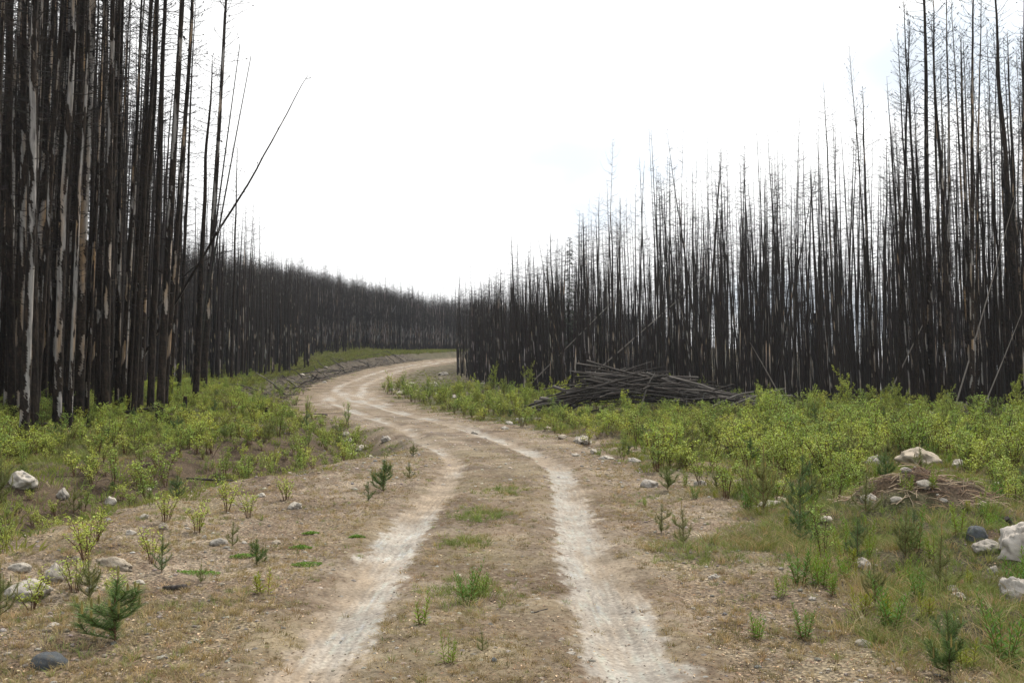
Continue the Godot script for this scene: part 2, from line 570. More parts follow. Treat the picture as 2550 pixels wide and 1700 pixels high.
func make_seedling(h: float, arms: int, dense: int, sd: int, candles: bool) -> Dictionary:
	R.seed = sd * 733 + 1
	var st := Shape.new()
	var nd := Shape.new()
	var ca := Shape.new()
	var bark := Color(0.11, 0.07, 0.04)
	var green: Color = [Color(0.105, 0.165, 0.05), Color(0.13, 0.17, 0.05), Color(0.085, 0.14, 0.05), Color(0.15, 0.17, 0.06)][sd % 4]
	var axes := [[PackedVector3Array([Vector3(0, -0.03, 0), Vector3(rnd(-0.01, 0.01), h * 0.5, rnd(-0.01, 0.01)), Vector3(rnd(-0.02, 0.02), h, rnd(-0.02, 0.02))]), 1.0]]
	for k in arms:
		var az := 2.4 * k + rnd(-0.4, 0.4)
		var o := Vector3(cos(az), 0, sin(az))
		var y0 := h * rnd(0.02, 0.62)
		var l := h * rnd(0.3, 0.55) * (1.0 - 0.55 * y0 / h)
		var rise := rnd(0.7, 1.3)
		var b := Vector3(0, y0, 0)
		axes.append([PackedVector3Array([b, b + (o + Vector3(rnd(-0.2, 0.2), 0, rnd(-0.2, 0.2))) * l * 0.5 + Vector3.UP * l * 0.3 * rise, b + o * l * 0.8 + Vector3.UP * l * 0.8 * rise]), rnd(0.4, 0.7)])
	for ax in axes:
		var path: PackedVector3Array = ax[0]
		var r: float = 0.006 * ax[1] * (0.5 + h)
		st.tube(path, PackedFloat32Array([r, r * 0.8, r * 0.4]), 5, PackedColorArray([bark, bark, bark]))
		var along := path[0].distance_to(path[2])
		for k in int(dense * 1.25 * along):
			var t := rnd(0.08, 0.93 if candles else 1.0)
			var a := path_at(path, t)
			var d2 := (path[2] - path[0]).normalized()
			var az := rnd(0, TAU)
			var e := Vector3(cos(az), 0, sin(az))
			var dir := (d2 * rnd(0.3, 1.1) + e * rnd(0.5, 1.1) + Vector3.UP * 0.15).normalized()
			nd.needle(a, dir, dir.cross(Vector3(rnd(-1, 1), rnd(-1, 1), rnd(-1, 1))).normalized(), rnd(0.04, 0.08), 0.0026, jit(green, 0.4))
		if candles:
			var tip := path[2]
			var cl: float = rnd(0.06, 0.12) * ax[1] * (0.6 + h)
			var tan_ := jit(Color(0.2, 0.17, 0.06), 0.25)
			ca.tube(PackedVector3Array([tip, tip + Vector3.UP * cl * 0.6, tip + Vector3.UP * cl]), PackedFloat32Array([0.005, 0.005, 0.001]), 5, PackedColorArray([tan_, tan_, tan_]))
			for k in 46:
				var e := Vector3(rnd(-1, 1), 0, rnd(-1, 1)).normalized()
				var dir := (Vector3.UP * 1.6 + e).normalized()
				ca.needle(tip + Vector3.UP * cl * rnd(0.0, 0.9), dir, e.cross(Vector3.UP), rnd(0.01, 0.022), 0.0022, jit(Color(0.19, 0.2, 0.05), 0.3))
	var out := {"stems": st.mesh(), "needles": nd.mesh(), "h": h}
	if candles:
		out.shoots = ca.mesh()
	return out


func make_weed(h: float, stems: int, sd: int, tone: Color) -> Dictionary:
	R.seed = sd * 211 + 7
	var st := Shape.new()
	var lf := Shape.new()
	for k in stems:
		var az := rnd(0, TAU)
		var o := Vector3(cos(az), 0, sin(az))
		var b := o * rnd(0.0, 0.05)
		var l := h * rnd(0.55, 1.0)
		var tip := b + o * l * rnd(0.05, 0.35) + Vector3.UP * l
		var red := Color(0.13, 0.075, 0.03)
		st.tube(PackedVector3Array([b - Vector3.UP * 0.02, b.lerp(tip, 0.5), tip]), PackedFloat32Array([0.003, 0.0025, 0.001]), 4, PackedColorArray([red, red, red]))
		var n := int(26 * l / h) + 8
		for q in n:
			var t := (q + 0.5) / n
			var a := b.lerp(tip, t)
			var g := q * 2.4 + az
			var dir := (Vector3(cos(g), 0, sin(g)) + Vector3.UP * lerpf(0.35, 1.5, t)).normalized()
			var ll := 0.075 * (1.1 - 0.55 * t) * rnd(0.7, 1.1) * (0.5 + h * 1.6)
			lf.leaf(a, dir, Vector3.UP + dir.slide(Vector3.UP) * -0.4, ll, ll * 0.2, jit(tone, 0.2))
	return {"stems": st.mesh(), "leaves": lf.mesh(), "h": h}


func make_tuft(h: float, blades: int, spread: float, wide: float, sd: int) -> ArrayMesh:
	R.seed = sd * 97 + 2
	var s := Shape.new()
	for k in blades:
		var az := rnd(0, TAU)
		var o := Vector3(cos(az), 0, sin(az))
		var dir := (Vector3.UP + o * rnd(0.1, 0.8)).normalized()
		var side := dir.cross(Vector3(rnd(-1, 1), rnd(-0.2, 0.2), rnd(-1, 1))).normalized()
		s.blade(o * spread * R.randf() - Vector3.UP * 0.01, dir, (o + Vector3(rnd(-0.5, 0.5), rnd(-0.4, 0.3), rnd(-0.5, 0.5))), side, h * rnd(0.4, 1.0), wide, Color(1, 1, 1) * rnd(0.7, 1.25))
	return s.mesh()


func put_plant(called: String, kind: Dictionary, where: Transform3D, label: String, category: String, group: String, foliage: Material) -> void:
	var o := Node3D.new()
	o.name = numbered(called)
	add_child(o)
	o.transform = where
	tag(o, label, category, group)
	part("stems", kind.stems, M.stem, o).set_meta("kind", "stuff")
	if kind.has("leaves"):
		part("leaves", kind.leaves, foliage, o).set_meta("kind", "stuff")
	if kind.has("needles"):
		part("needles", kind.needles, foliage, o).set_meta("kind", "stuff")
	if kind.has("shoots"):
		part("new_shoots", kind.shoots, foliage, o).set_meta("kind", "stuff")


# ---------------------------------------------------------------- stones and logs
func make_rock(sd: int, detail: int, rough: float, tone: Color) -> ArrayMesh:
	var f := FastNoiseLite.new()
	f.seed = sd
	f.frequency = 0.9
	R.seed = sd * 71
	# planes that knock the corners off
	var cuts := []
	for k in 9:
		cuts.append([Vector3(rnd(-1, 1), rnd(-0.6, 1), rnd(-1, 1)).normalized(), rnd(0.72, 1.0)])
	var s := Shape.new()
	var rows := detail
	var cols := detail * 2
	var pts := PackedVector3Array()
	for a in rows + 1:
		for b in cols:
			var th := PI * a / rows
			var ph := TAU * b / cols
			var e := Vector3(sin(th) * cos(ph), cos(th), sin(th) * sin(ph))
			var r := 1.0 + rough * f.get_noise_3dv(e * 1.2) + rough * 0.35 * f.get_noise_3dv(e * 4.0) + rough * 0.1 * f.get_noise_3dv(e * 11.0)
			for q in cuts:
				var along: float = e.dot(q[0])
				if along * r > q[1]:
					r = lerpf(r, q[1] / along, 0.85)
			pts.append(e * r)
	for a in rows + 1:
		for b in cols:
			var p := pts[a * cols + b]
			var l := pts[a * cols + (b + cols - 1) % cols]
			var r := pts[a * cols + (b + 1) % cols]
			var u := pts[maxi(a - 1, 0) * cols + b]
			var d := pts[mini(a + 1, rows) * cols + b]
			var nn := (r - l).cross(d - u)
			if nn.dot(p) < 0.0:
				nn = -nn
			nn = nn.normalized() if nn.length() > 1e-6 else p.normalized()
			var k := f.get_noise_3dv(p * 3.0)
			var stain := smoothstep(0.15, 0.5, f.get_noise_3dv(p * 1.4 + Vector3(5, 0, 0)))
			var fleck := smoothstep(0.1, 0.45, f.get_noise_3dv(p * 6.0 + Vector3(0, 9, 0)))
			s.vert(p, nn, (tone * (1.0 + 0.3 * k)).lerp(Color(0.2, 0.165, 0.12), 0.55 * stain).lerp(Color(0.13, 0.13, 0.1), 0.45 * fleck))
	for a in rows:
		for b in cols:
			var b2 := (b + 1) % cols
			var q := a * cols + b
			var w := a * cols + b2
			s.tri(q, q + cols, w)
			s.tri(w, q + cols, w + cols)
	return s.mesh()


func make_log(sd: int, bend: float, pale: float) -> ArrayMesh:   # one metre long along x, radius 1 (scaled when laid)
	R.seed = sd * 41 + 3
	var f := FastNoiseLite.new()
	f.seed = sd
	f.frequency = 0.8
	var s := Shape.new()
	var path := PackedVector3Array()
	var rad := PackedFloat32Array()
	var cols := PackedColorArray()
	for k in 9:
		var t := k / 8.0
		path.append(Vector3(t - 0.5, bend * sin(t * PI) + 0.15 * bend * f.get_noise_1d(t * 9.0), bend * 0.6 * f.get_noise_1d(t * 4.0 + 50)))
		rad.append((1.0 - 0.5 * t) * (1.0 + 0.12 * f.get_noise_1d(t * 30.0)))
		cols.append(Color(0.03, 0.026, 0.023).lerp(Color(0.2, 0.185, 0.17), clampf(pale + f.get_noise_1d(t * 14.0 + 9.0) * 0.5, 0.0, 1.0)))
	# radius scaled separately: build the ring in y,z
	for k in 9:
		for q in 7:
			var a := TAU * q / 7.0
			var e := Vector3(0, cos(a), sin(a))
			s.vert(Vector3(path[k].x, 0, 0) + e * rad[k] + Vector3(0, path[k].y * 20.0, path[k].z * 20.0), e, cols[k] * (1.0 + 0.5 * f.get_noise_2d(q * 3.0, k * 2.0)))
	for k in 8:
		for q in 7:
			var a := k * 7 + q
			var b := k * 7 + (q + 1) % 7
			s.tri(a, a + 7, b)
			s.tri(b, a + 7, b + 7)
	for end in 2:
		var k := end * 8
		var nn := Vector3.LEFT if end == 0 else Vector3.RIGHT
		var c := s.vert(Vector3(path[k].x, path[k].y * 20.0, path[k].z * 20.0), nn, cols[k])
		for q in 7:
			s.vert(s.v[k * 7 + q], nn, cols[k])
		for q in 7:
			if end == 0:
				s.tri(c, c + 1 + q, c + 1 + (q + 1) % 7)
			else:
				s.tri(c, c + 1 + (q + 1) % 7, c + 1 + q)
	return s.mesh()


func log_between(a: Vector3, b: Vector3, r: float) -> Transform3D:
	var x := (b - a)
	var l := x.length()
	x = x / l
	var up := Vector3.UP if absf(x.y) < 0.95 else Vector3.BACK
	var z := x.cross(up).normalized()
	var y := z.cross(x)
	return Transform3D(Basis(x * l, y * r, z * r), (a + b) * 0.5)


# ---------------------------------------------------------------- the scene
func _ready() -> void:
	# camera
	var cam := Camera3D.new()
	cam.name = "camera"
	cam.position = Vector3(0, 1.6, 0)
	cam.rotation_degrees.x = 1.848
	cam.fov = 37.83
	cam.near = 0.05
	cam.far = 3000.0
	add_child(cam)
	cam.current = true
	# sky, exposure
	var env := Environment.new()
	env.background_mode = Environment.BG_SKY
	env.tonemap_mode = Environment.TONE_MAPPER_LINEAR
	env.tonemap_exposure = 1.4
	env.sdfgi_enabled = true
	env.ssao_enabled = true
	env.ssil_enabled = true
	env.fog_enabled = true
	env.fog_density = 0.00022
	env.fog_light_color = Color(0.9, 0.94, 1.0)
	env.sky = Sky.new()
	env.sky.sky_material = cloud_sky()
	var we := WorldEnvironment.new()
	we.name = "world_environment"
	we.environment = env
	add_child(we)
	# sun behind thin cloud, ahead and a little to the right
	var sun := DirectionalLight3D.new()
	sun.name = "sun"
	sun.light_energy = 1.3
	sun.light_angular_distance = 9.0
	sun.light_color = Color(1.0, 0.96, 0.9)
	sun.shadow_enabled = true
	add_child(sun)
	sun.look_at_from_position(Vector3(16, 40, -26), Vector3.ZERO)

	setup_ground_tables()
	make_materials()
	build_ground()
	build_road()
	build_forest()
	build_log_heap()
	build_rocks()
	build_plants()
	build_deadwood()
	build_ground_cover()


func cloud_sky() -> PanoramaSkyMaterial:
	var w := 768
	var h := 384
	var f := FastNoiseLite.new()
	f.seed = 21
	f.frequency = 1.1
	f.fractal_octaves = 5
	var im := Image.create(w, h, false, Image.FORMAT_RGBF)
	for y in h:
		var el := (0.5 - (y + 0.5) / h) * PI
		for x in w:
			var az := TAU * (x + 0.5) / w
			var dir := Vector3(cos(az) * cos(el), sin(el), sin(az) * cos(el))
			if el < -0.02:
				im.set_pixel(x, y, Color(0.45, 0.42, 0.36))
				continue
			var lay := Vector3(dir.x, dir.y * 2.0, dir.z) / (0.35 + maxf(dir.y, 0.0))
			var k := f.get_noise_3dv(lay)
			var thin := smoothstep(0.1, 0.42, k)
			var c := Color(1.0, 1.0, 1.0).lerp(Color(0.64, 0.71, 0.79), thin * 0.85)
			im.set_pixel(x, y, c * (1.0 + 0.12 * f.get_noise_3dv(lay * 2.3 + Vector3(9, 0, 0))))
	var m := PanoramaSkyMaterial.new()
	m.panorama = ImageTexture.create_from_image(im)
	return m


func setup_ground_tables() -> void:
	n_big.seed = 4
	n_big.frequency = 0.05
	n_mid.seed = 6
	n_mid.frequency = 0.45
	n_mid.fractal_octaves = 3
	n_fine.seed = 7
	n_fine.frequency = 1.6
	n_fine.fractal_octaves = 3
	n_patch.seed = 11
	n_patch.frequency = 0.35
	n_patch.fractal_octaves = 4
	for k in 1460 * 4:
		var d := -60.0 + k * 0.25
		tab_x.append(curve_at(TRACK, d))
		tab_d.append(curve_at(DITCH, d))
		tab_h.append(curve_at(RISE, d))
		tab_t.append(curve_at(TERRACE, d))
		tab_f.append(curve_at(FALL, d))


# how green (shrubs and grass) a spot is, 0..1
func greenness(x: float, d: float) -> float:
	var s := x - look(tab_x, d)
	var t := look(tab_d, d) - x
	var p := n_patch.get_noise_2d(x, d)
	if s > 0.0:
		var edge := lerpf(2.3, 2.9, smoothstep(8.0, 16.0, d))
		if d > 26.0:
			edge = lerpf(2.9, 2.5, smoothstep(26.0, 34.0, d))
		var g := smoothstep(edge - 0.8, edge + 1.3, s + p * 1.6)
		if d > 80.0:
			g *= 0.8
		return g
	var gl := smoothstep(-1.9, 0.4, t + p * 1.6)
	if d > 46.0:
		gl = smoothstep(-1.6, 0.6, t + p * 1.6)
	return gl


# how far the wheels have bared the sand, 0..1; s is the distance from the middle of the track
func wear_at(x: float, d: float, s: float) -> float:
	var en := n_fine.get_noise_2d(x * 1.6, d * 1.2) * 0.12 + n_fine.get_noise_2d(x * 6.0, d * 4.0) * 0.07
	var half := 0.23 - 0.05 * smoothstep(7.0, 16.0, d) + 0.1 * smoothstep(22.0, 40.0, d)
	if s > 0.0:
		half += 0.04
	var w := 1.0 - smoothstep(half - 0.06, half + 0.04, absf(absf(s) - 0.875) + en)
	if d > 14.0:
		var p := n_patch.get_noise_2d(x * 1.4 + 3.0, d * 0.6)
		var loose := 0.22 + 0.78 * smoothstep(44.0, 50.0, d) * (1.0 - smoothstep(60.0, 68.0, d))
		w = maxf(w, loose * smoothstep(18.0, 26.0, d) * (1.0 - smoothstep(1.1, 2.1, absf(s) + p * 1.2)))
	return w


func ground_color(x: float, d: float, fine := false) -> Color:
	var s := x - look(tab_x, d)
	var t := look(tab_d, d) - x
	var a := absf(s)
	var p := n_patch.get_noise_2d(x * 2.0, d * 2.0)
	var q := n_fine.get_noise_2d(x * 1.7 + 31.0, d * 1.7)
	var soil := Color(0.41, 0.305, 0.21).lerp(Color(0.62, 0.505, 0.375), smoothstep(-0.3, 0.45, p + 0.5 * q))
	soil = soil.lerp(Color(0.2, 0.135, 0.092), smoothstep(0.05, 0.45, n_patch.get_noise_2d(x * 1.3 + 90.0, d * 1.3)) * 0.75)
	if d < 22.0:
		var z := n_fine.get_noise_2d(x * 8.0 + 11.0, d * 8.0)
		soil = soil.lerp(Color(0.62, 0.53, 0.4), smoothstep(0.12, 0.4, z) * 0.5).lerp(Color(0.13, 0.085, 0.06), smoothstep(0.1, 0.4, -z) * 0.45)
	var wear := wear_at(x, d, s)
	var pale := smoothstep(-0.2, 0.35, n_patch.get_noise_2d(s * 2.2 + 20.0 * signf(s), d * 0.55) + 0.22 * exp(-((d - 9.5) / 3.5) ** 2) + 0.2 * n_fine.get_noise_2d(s * 12.0, d * 0.7))
	var sand := Color(0.7, 0.575, 0.435).lerp(Color(0.9, 0.84, 0.75), pale)
	if fine:
		sand *= 1.0 + 0.3 * n_fine.get_noise_2d(s * 18.0, d * 0.8) + 0.1 * n_fine.get_noise_2d(s * 40.0, d * 9.0)
	var c := soil.lerp(sand, clampf(wear * (0.9 + 0.3 * q), 0.0, 1.0))
	# dry grass matted over the shoulders
	c = c.lerp(Color(0.43, 0.36, 0.19), (0.4 + 0.6 * p) * smoothstep(-0.1, 0.3, n_patch.get_noise_2d(x * 0.8 + 50.0, d * 0.8)) * 0.7 * (1.0 - wear))
	var g := greenness(x, d)
	c = c.lerp(Color(0.12, 0.1, 0.05).lerp(Color(0.1, 0.12, 0.04), 0.5 + 0.5 * p), g * 0.8)
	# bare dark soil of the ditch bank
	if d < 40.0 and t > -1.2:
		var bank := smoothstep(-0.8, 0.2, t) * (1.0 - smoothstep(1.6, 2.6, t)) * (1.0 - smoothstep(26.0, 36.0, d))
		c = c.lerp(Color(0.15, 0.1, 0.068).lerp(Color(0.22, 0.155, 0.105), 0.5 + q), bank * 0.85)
	if d > 62.0 and d < 150.0:   # cut bank above the bend, scraped dark soil
		var bank := smoothstep(-0.9, 0.0, t) * (1.0 - smoothstep(1.6, 3.2, t + p)) * smoothstep(62.0, 72.0, d) * (1.0 - smoothstep(135.0, 150.0, d))
		c = c.lerp(Color(0.2, 0.16, 0.125), bank * 0.8)
	for m in [[4.6, 11.3, 0.95], [4.35, 8.7, 0.5]]:   # spoil heaps of brown loam
		var e: float = Vector2(x - m[0], (d - m[1]) * 1.3).length() / m[2]
		c = c.lerp(Color(0.17, 0.11, 0.072), 0.85 * (1.0 - smoothstep(0.7, 1.1, e + p * 0.5)))
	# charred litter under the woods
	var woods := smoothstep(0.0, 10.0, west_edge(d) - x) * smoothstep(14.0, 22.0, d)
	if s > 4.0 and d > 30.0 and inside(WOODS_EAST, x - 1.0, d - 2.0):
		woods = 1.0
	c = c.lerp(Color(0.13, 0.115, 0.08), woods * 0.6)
	return c * 1.15


func build_ground() -> void:
	var xs := PackedFloat32Array()
	var x := 0.0
	var pos := [0.0]
	var step := 0.06
	while x < 1100.0:
		if x > 3.4:
			step = minf(step * 1.022, 90.0) if x < 40.0 else step * 1.12
		x += step
		pos.append(x)
	for k in range(pos.size() - 1, 0, -1):
		xs.append(-pos[k] - 0.2)
	for k in pos.size():
		xs.append(pos[k] - 0.2)
	var ds := PackedFloat32Array()
	var d := -30.0
	while d < 1300.0:
		ds.append(d)
		if d < 3.0:
			d += 1.0 if d < 0.0 else 0.25
		elif d < 12.0:
			d += 0.055
		elif d < 40.0:
			d += 0.055 * pow(d / 12.0, 1.15)
		else:
			d += 0.22 * pow(d / 40.0, 1.5)
	var nx := xs.size()
	var nd := ds.size()
	var s := Shape.new()
	s.v.resize(nx * nd)
	s.n.resize(nx * nd)
	s.c.resize(nx * nd)
	s.u.resize(nx * nd)
	for a in nd:
		for b in nx:
			var k := a * nx + b
			s.v[k] = Vector3(xs[b], ground_y(xs[b], ds[a]), -ds[a])
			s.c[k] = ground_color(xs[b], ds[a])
	for a in nd:
		for b in nx:
			var k := a * nx + b
			var l := s.v[k - 1 if b > 0 else k]
			var r := s.v[k + 1 if b < nx - 1 else k]
			var n := s.v[k - nx if a > 0 else k]
			var f := s.v[k + nx if a < nd - 1 else k]
			s.n[k] = (r - l).cross(f - n).normalized()
			s.u[k] = Vector2(s.v[k].x, s.v[k].z)
	s.i.resize((nx - 1) * (nd - 1) * 6)
	var w := 0
	for a in nd - 1:
		for b in nx - 1:
			var k := a * nx + b
			s.i[w] = k
			s.i[w + 1] = k + nx
			s.i[w + 2] = k + 1
			s.i[w + 3] = k + 1
			s.i[w + 4] = k + nx
			s.i[w + 5] = k + nx + 1
			w += 6
	print("ground ", nx, " x ", nd)
	var o := part("ground", s.mesh(), M.ground, self)
	o.set_meta("kind", "structure")
	o.set_meta("label", "rolling ground of dry soil, green clearings and charred forest floor")


func build_road() -> void:
	var s := Shape.new()
	var cols := 148
	var rows := 0
	var d := 3.2
	while d < 62.0:
		var c := look(tab_x, d)
		var dip := 0.03 * smoothstep(54.0, 61.0, d)
		for q in cols:
			var o: float = (q / (cols - 1.0) - 0.5) * 3.0
			var x := c + o
			var w := wear_at(x, d, o)
			var y := ground_y(x, d) + 0.007 - 0.03 * smoothstep(1.36, 1.5, absf(o)) - dip
			y += 0.006 * n_fine.get_noise_2d(x * 9.0, d * 9.0) * (1.0 - 0.5 * w)
			if d < 20.0:   # tread bars pressed into the loose sand, rubbed out in places
				var m := w * smoothstep(-0.1, 0.22, n_patch.get_noise_2d(x * 1.2 + 7.0, d * 0.9)) * (1.0 - smoothstep(14.0, 20.0, d))
				var u := absf(o) - 0.875
				y += m * (0.006 * signf(sin(TAU * (d / 0.08 + absf(u) * 5.0))) * (1.0 - smoothstep(0.1, 0.16, absf(u))) + 0.005 * sin(u * 80.0))
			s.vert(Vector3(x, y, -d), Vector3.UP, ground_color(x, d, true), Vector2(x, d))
		rows += 1
		d += 0.022 if d < 9.0 else 0.022 * pow(d / 9.0, 1.35)
	for a in rows:
		for q in cols:
			var k := a * cols + q
			var l := s.v[k - 1 if q > 0 else k]
			var r := s.v[k + 1 if q < cols - 1 else k]
			var n := s.v[k - cols if a > 0 else k]
			var e := s.v[k + cols if a < rows - 1 else k]
			s.n[k] = (r - l).cross(e - n).normalized()
	for a in rows - 1:
		for q in cols - 1:
			var k := a * cols + q
			s.tri(k, k + cols, k + 1)
			s.tri(k + 1, k + cols, k + cols + 1)
	var o := part("road", s.mesh(), M.road, self)
	o.set_meta("kind", "structure")
	o.set_meta("label", "sandy two rut track with pale wheel marks")


func build_forest() -> void:
	var near := []
	var specs := [[19.0, 0.13, 0.0, 0.0], [18.5, 0.12, 0.1, 0.0], [19.5, 0.135, 0.22, 0.1], [18.0, 0.12, 0.31, -0.1], [19.0, 0.13, 0.34, 0.05], [17.5, 0.115, 0.16, 0.3], [18.5, 0.115, 0.04, 0.0], [19.0, 0.125, 0.42, -0.2], [18.0, 0.11, 0.0, 0.0], [19.5, 0.13, 0.27, 0.2]]
	for k in specs.size():
		var q: Array = specs[k]
		near.append(close_tree(q[0], q[1], q[2], q[3], 170, 0.85, k + 1, 0.2))
	var mid := []
	var mspecs := [[16.0, 0.095, -0.2], [15.0, 0.085, 0.0], [16.5, 0.1, 0.1], [15.5, 0.08, -0.05], [14.5, 0.075, 0.18], [16.0, 0.11, -0.2]]
	for k in mspecs.size():
		mid.append(plain_tree(mspecs[k][0], mspecs[k][1], mspecs[k][2], [95, 60, 120, 35, 75, 15][k], [0.85, 0.7, 0.95, 0.6, 0.8, 0.5][k], 40 + k, 8, Color(0.036, 0.03, 0.026), 0.62 if k == 5 else 1.0))
	var far := []
	for k in 5:
		far.append(plain_tree(12.5, 0.062, [0.08, 0.24, 0.36, 0.14, 0.42][k], [130, 85, 140, 65, 105][k], 1.0, 60 + k, 5, Color(0.036, 0.03, 0.026)))
	R.seed = 99
	var trees := []   # [x, d, height, lean x, lean z, kind, turn, wide, region, fixed label]
	# trunks that stand at the edge across the ditch
	var front := [[-14.49, 28.28, 0.087, 0], [-11.63, 23.7, 0.05, 8], [-22.96, 46.22, 0.119, 6], [-14.55, 30.94, 0.085, 2], [-14.04, 30.39, 0.075, 5], [-9.89, 21.66, 0.085, 7], [-10.86, 24.94, 0.118, 4], [-11.45, 28.11, 0.11, 1], [-12.79, 31.03, 0.09, 6], [-11.04, 28.62, 0.05, 8], [-10.36, 27.28, 0.045, 0], [-10.53, 28.11, 0.09, 9], [-9.91, 27.28, 0.075, 8], [-8.64, 24.42, 0.08, 3], [-9.91, 28.37, 0.075, 2], [-12.21, 35.51, 0.095, 9], [-12.14, 36.27, 0.06, 8], [-10.87, 34.16, 0.06, 0], [-12.4, 25.6, 0.1, 4], [-13.2, 27.0, 0.09, 1]]
	for q in front:
		var k: int = q[3]
		var wide: float = q[2] * 1.25 / (specs[k][1])
		var hh: float = rnd(17.5, 20.5) if q[2] > 0.065 else rnd(12.0, 15.0)
		trees.append({"x": q[0], "d": q[1], "h": hh, "lx": rnd(0.015, 0.06), "lz": rnd(-0.02, 0.02), "kind": near[k], "turn": rnd(0, TAU), "wide": clampf(wide * 18.0 / hh, 0.4, 1.3), "area": "west"})
	trees.append({"x": -14.82, "d": 47.8, "h": 24.5, "lx": 0.045, "lz": 0.0, "kind": near[3], "turn": 1.0, "wide": 0.95, "area": "lone west", "label": "tall lone burnt pine rising clear of the stand, bare trunk peeled pale"})
	trees.append({"x": -17.6, "d": 62.4, "h": 15.0, "lx": 0.015, "lz": 0.0, "kind": near[0], "turn": 2.0, "wide": 0.95, "area": "lone west", "label": "burnt pine with long level branches near the leaning pole"})
	trees.append({"x": 17.6, "d": 41.8, "h": 21.5, "lx": -0.012, "lz": 0.0, "kind": near[5], "turn": 0.6, "wide": 1.0, "area": "lone east", "label": "tallest burnt pine of the stand past the meadow, brown bark near its base"})
	trees.append({"x": 16.23, "d": 35.2, "h": 17.5, "lx": 0.022, "lz": 0.0, "kind": near[9], "turn": 3.9, "wide": 0.8, "area": "lone east", "label": "burnt pine with a pale peeled foot standing out in front of black trunks"})
	# western woods
	var tries := 0
	while tries < 3600:
		tries += 1
		var d := sqrt(rnd(17.0 ** 2, 135.0 ** 2))
		var x := rnd(-0.53 * d - 7.0, -7.0)
		var inside_by := west_edge(d) - x
		if inside_by < 0.0 or (d < 24.0 and x > -9.5):
			continue
		var old_stand := x < -0.3 * d - 3.4 and d < 84.0   # the older, taller trees on the slope
		if not old_stand and R.randf() > 0.64:
			continue
		var k: Dictionary
		var hh: float
		var wide := rnd(0.42, 0.85)
		if d < 40.0:
			k = near[R.randi_range(0, 9)]
			hh = rnd(15.0, 20.5)
		else:
			k = mid[R.randi_range(0, 4)]
			hh = rnd(14.5, 20.0) if old_stand else lerpf(rnd(9.0, 14.0), rnd(7.5, 11.0), smoothstep(56.0, 100.0, d))
			wide = rnd(0.7, 1.3)
		trees.append({"x": x, "d": d, "h": hh, "lx": rnd(-0.01, 0.05) * (1.0 - smoothstep(50.0, 120.0, d) * 0.7), "lz": rnd(-0.03, 0.03), "kind": k, "turn": rnd(0, TAU), "wide": wide, "area": "west"})
	# eastern woods
	tries = 0
	while tries < 9000:
		tries += 1
		var x := rnd(-7.0, 75.0)
		var d := rnd(30.0, 150.0)
		if x > 0.53 * d + 7.0 or not inside(WOODS_EAST, x, d):
			continue
		var young := smoothstep(9.0, 1.0, x - (d - 66.0) * 0.05)
		var depth := 0.0
		if d > 112.0 and x > 4.0 and R.randf() < 0.6:
			continue
		if young < 0.5 and R.randf() > 0.66:
			continue
		var hh := lerpf(rnd(11.0, 16.0) if x > 14.0 else rnd(10.0, 14.8), rnd(7.0, 10.0), young)
		if R.randf() < 0.06:
			hh *= 1.18
		var k: Dictionary = mid[R.randi_range(0, 4) if R.randf() < 0.95 else 5]
		if d < 46.0 and x > 12.0 and R.randf() < 0.75:
			k = near[R.randi_range(0, 9)]
			hh = rnd(13.5, 18.0)
		trees.append({"x": x, "d": d, "h": hh, "lx": rnd(-0.06, 0.035) if R.randf() < 0.97 else rnd(-0.2, 0.2), "lz": rnd(-0.03, 0.03), "kind": k, "turn": rnd(0, TAU), "wide": lerpf(0.45, 1.25, pow(R.randf(), 1.5)), "area": "east"})
	trees.sort_custom(func(a, b): return a.d < b.d)
	var spare := {"west": {}, "east": {}}
	var taken := {"west": 0, "east": 0}
	for t in trees:
		var k: Dictionary = t.kind
		var w: Transform3D = Transform3D(lean_basis(t.lx, t.lz, t.turn, t.h / k.h, t.wide * (k.h / t.h if t.h / k.h < 0.75 else 1.0)), on_ground(t.x, t.d, 0.12))
		if t.has("label"):
			put_tree(k, w, t.label, "")
			continue
		var most := 135 if t.area == "west" else 155
		var seen: bool = absf(t.x) < 0.53 * t.d + 0.3
		if taken[t.area] < most and seen:
			taken[t.area] += 1
			var look_ := "all black"
			if k.peel > 0.4:
				look_ = "half bare pale wood"
			elif k.peel > 0.2:
				look_ = "patched with pale wood"
			elif k.peel > 0.08:
				look_ = "black with few pale scars"
			var place := "in the stand across the ditch" if t.area == "west" else "in the stand past the meadow"
			if t.area == "west" and t.d < 30.0:
				place = "rising from undergrowth beside the ditch"
			var build := ""
			var girth: float = w.basis.x.length()
			if girth < 0.72:
				build = "thin "
			elif girth > 1.0:
				build = "stout "
			var tilt := ", tilted" if absf(t.lx) > 0.036 else ""
			put_tree(k, w, "%sburnt pine %s, %s%s" % [build, place, look_, tilt], "%sburnt pines %s, %s%s" % [build, place, look_, tilt])
		else:
			var bag: Dictionary = spare[t.area]
			if not k.has("whole"):
				k = mid[R.randi_range(0, 5)]
				w.basis = lean_basis(t.lx, t.lz, t.turn, t.h / k.h, t.wide * 1.3)
			if not bag.has(k):
				bag[k] = []
			bag[k].append(w)
	var names := {"west": "deeper burnt pines massed dark behind the trunks across the ditch", "east": "deeper burnt pines massed dark behind the trunks past the meadow"}
	for area in ["west", "east"]:
		var o := stuff("burnt_forest", names[area], "forest")
		for k in spare[area]:
			var tint := []
			for q in spare[area][k]:
				tint.append(jit(Color(1, 1, 1), 0.25))
			many(o, "trees", k.whole, M.tree, spare[area][k], tint)
	# the burnt hillside beyond the bend
	var hill := {}
	var count := 0
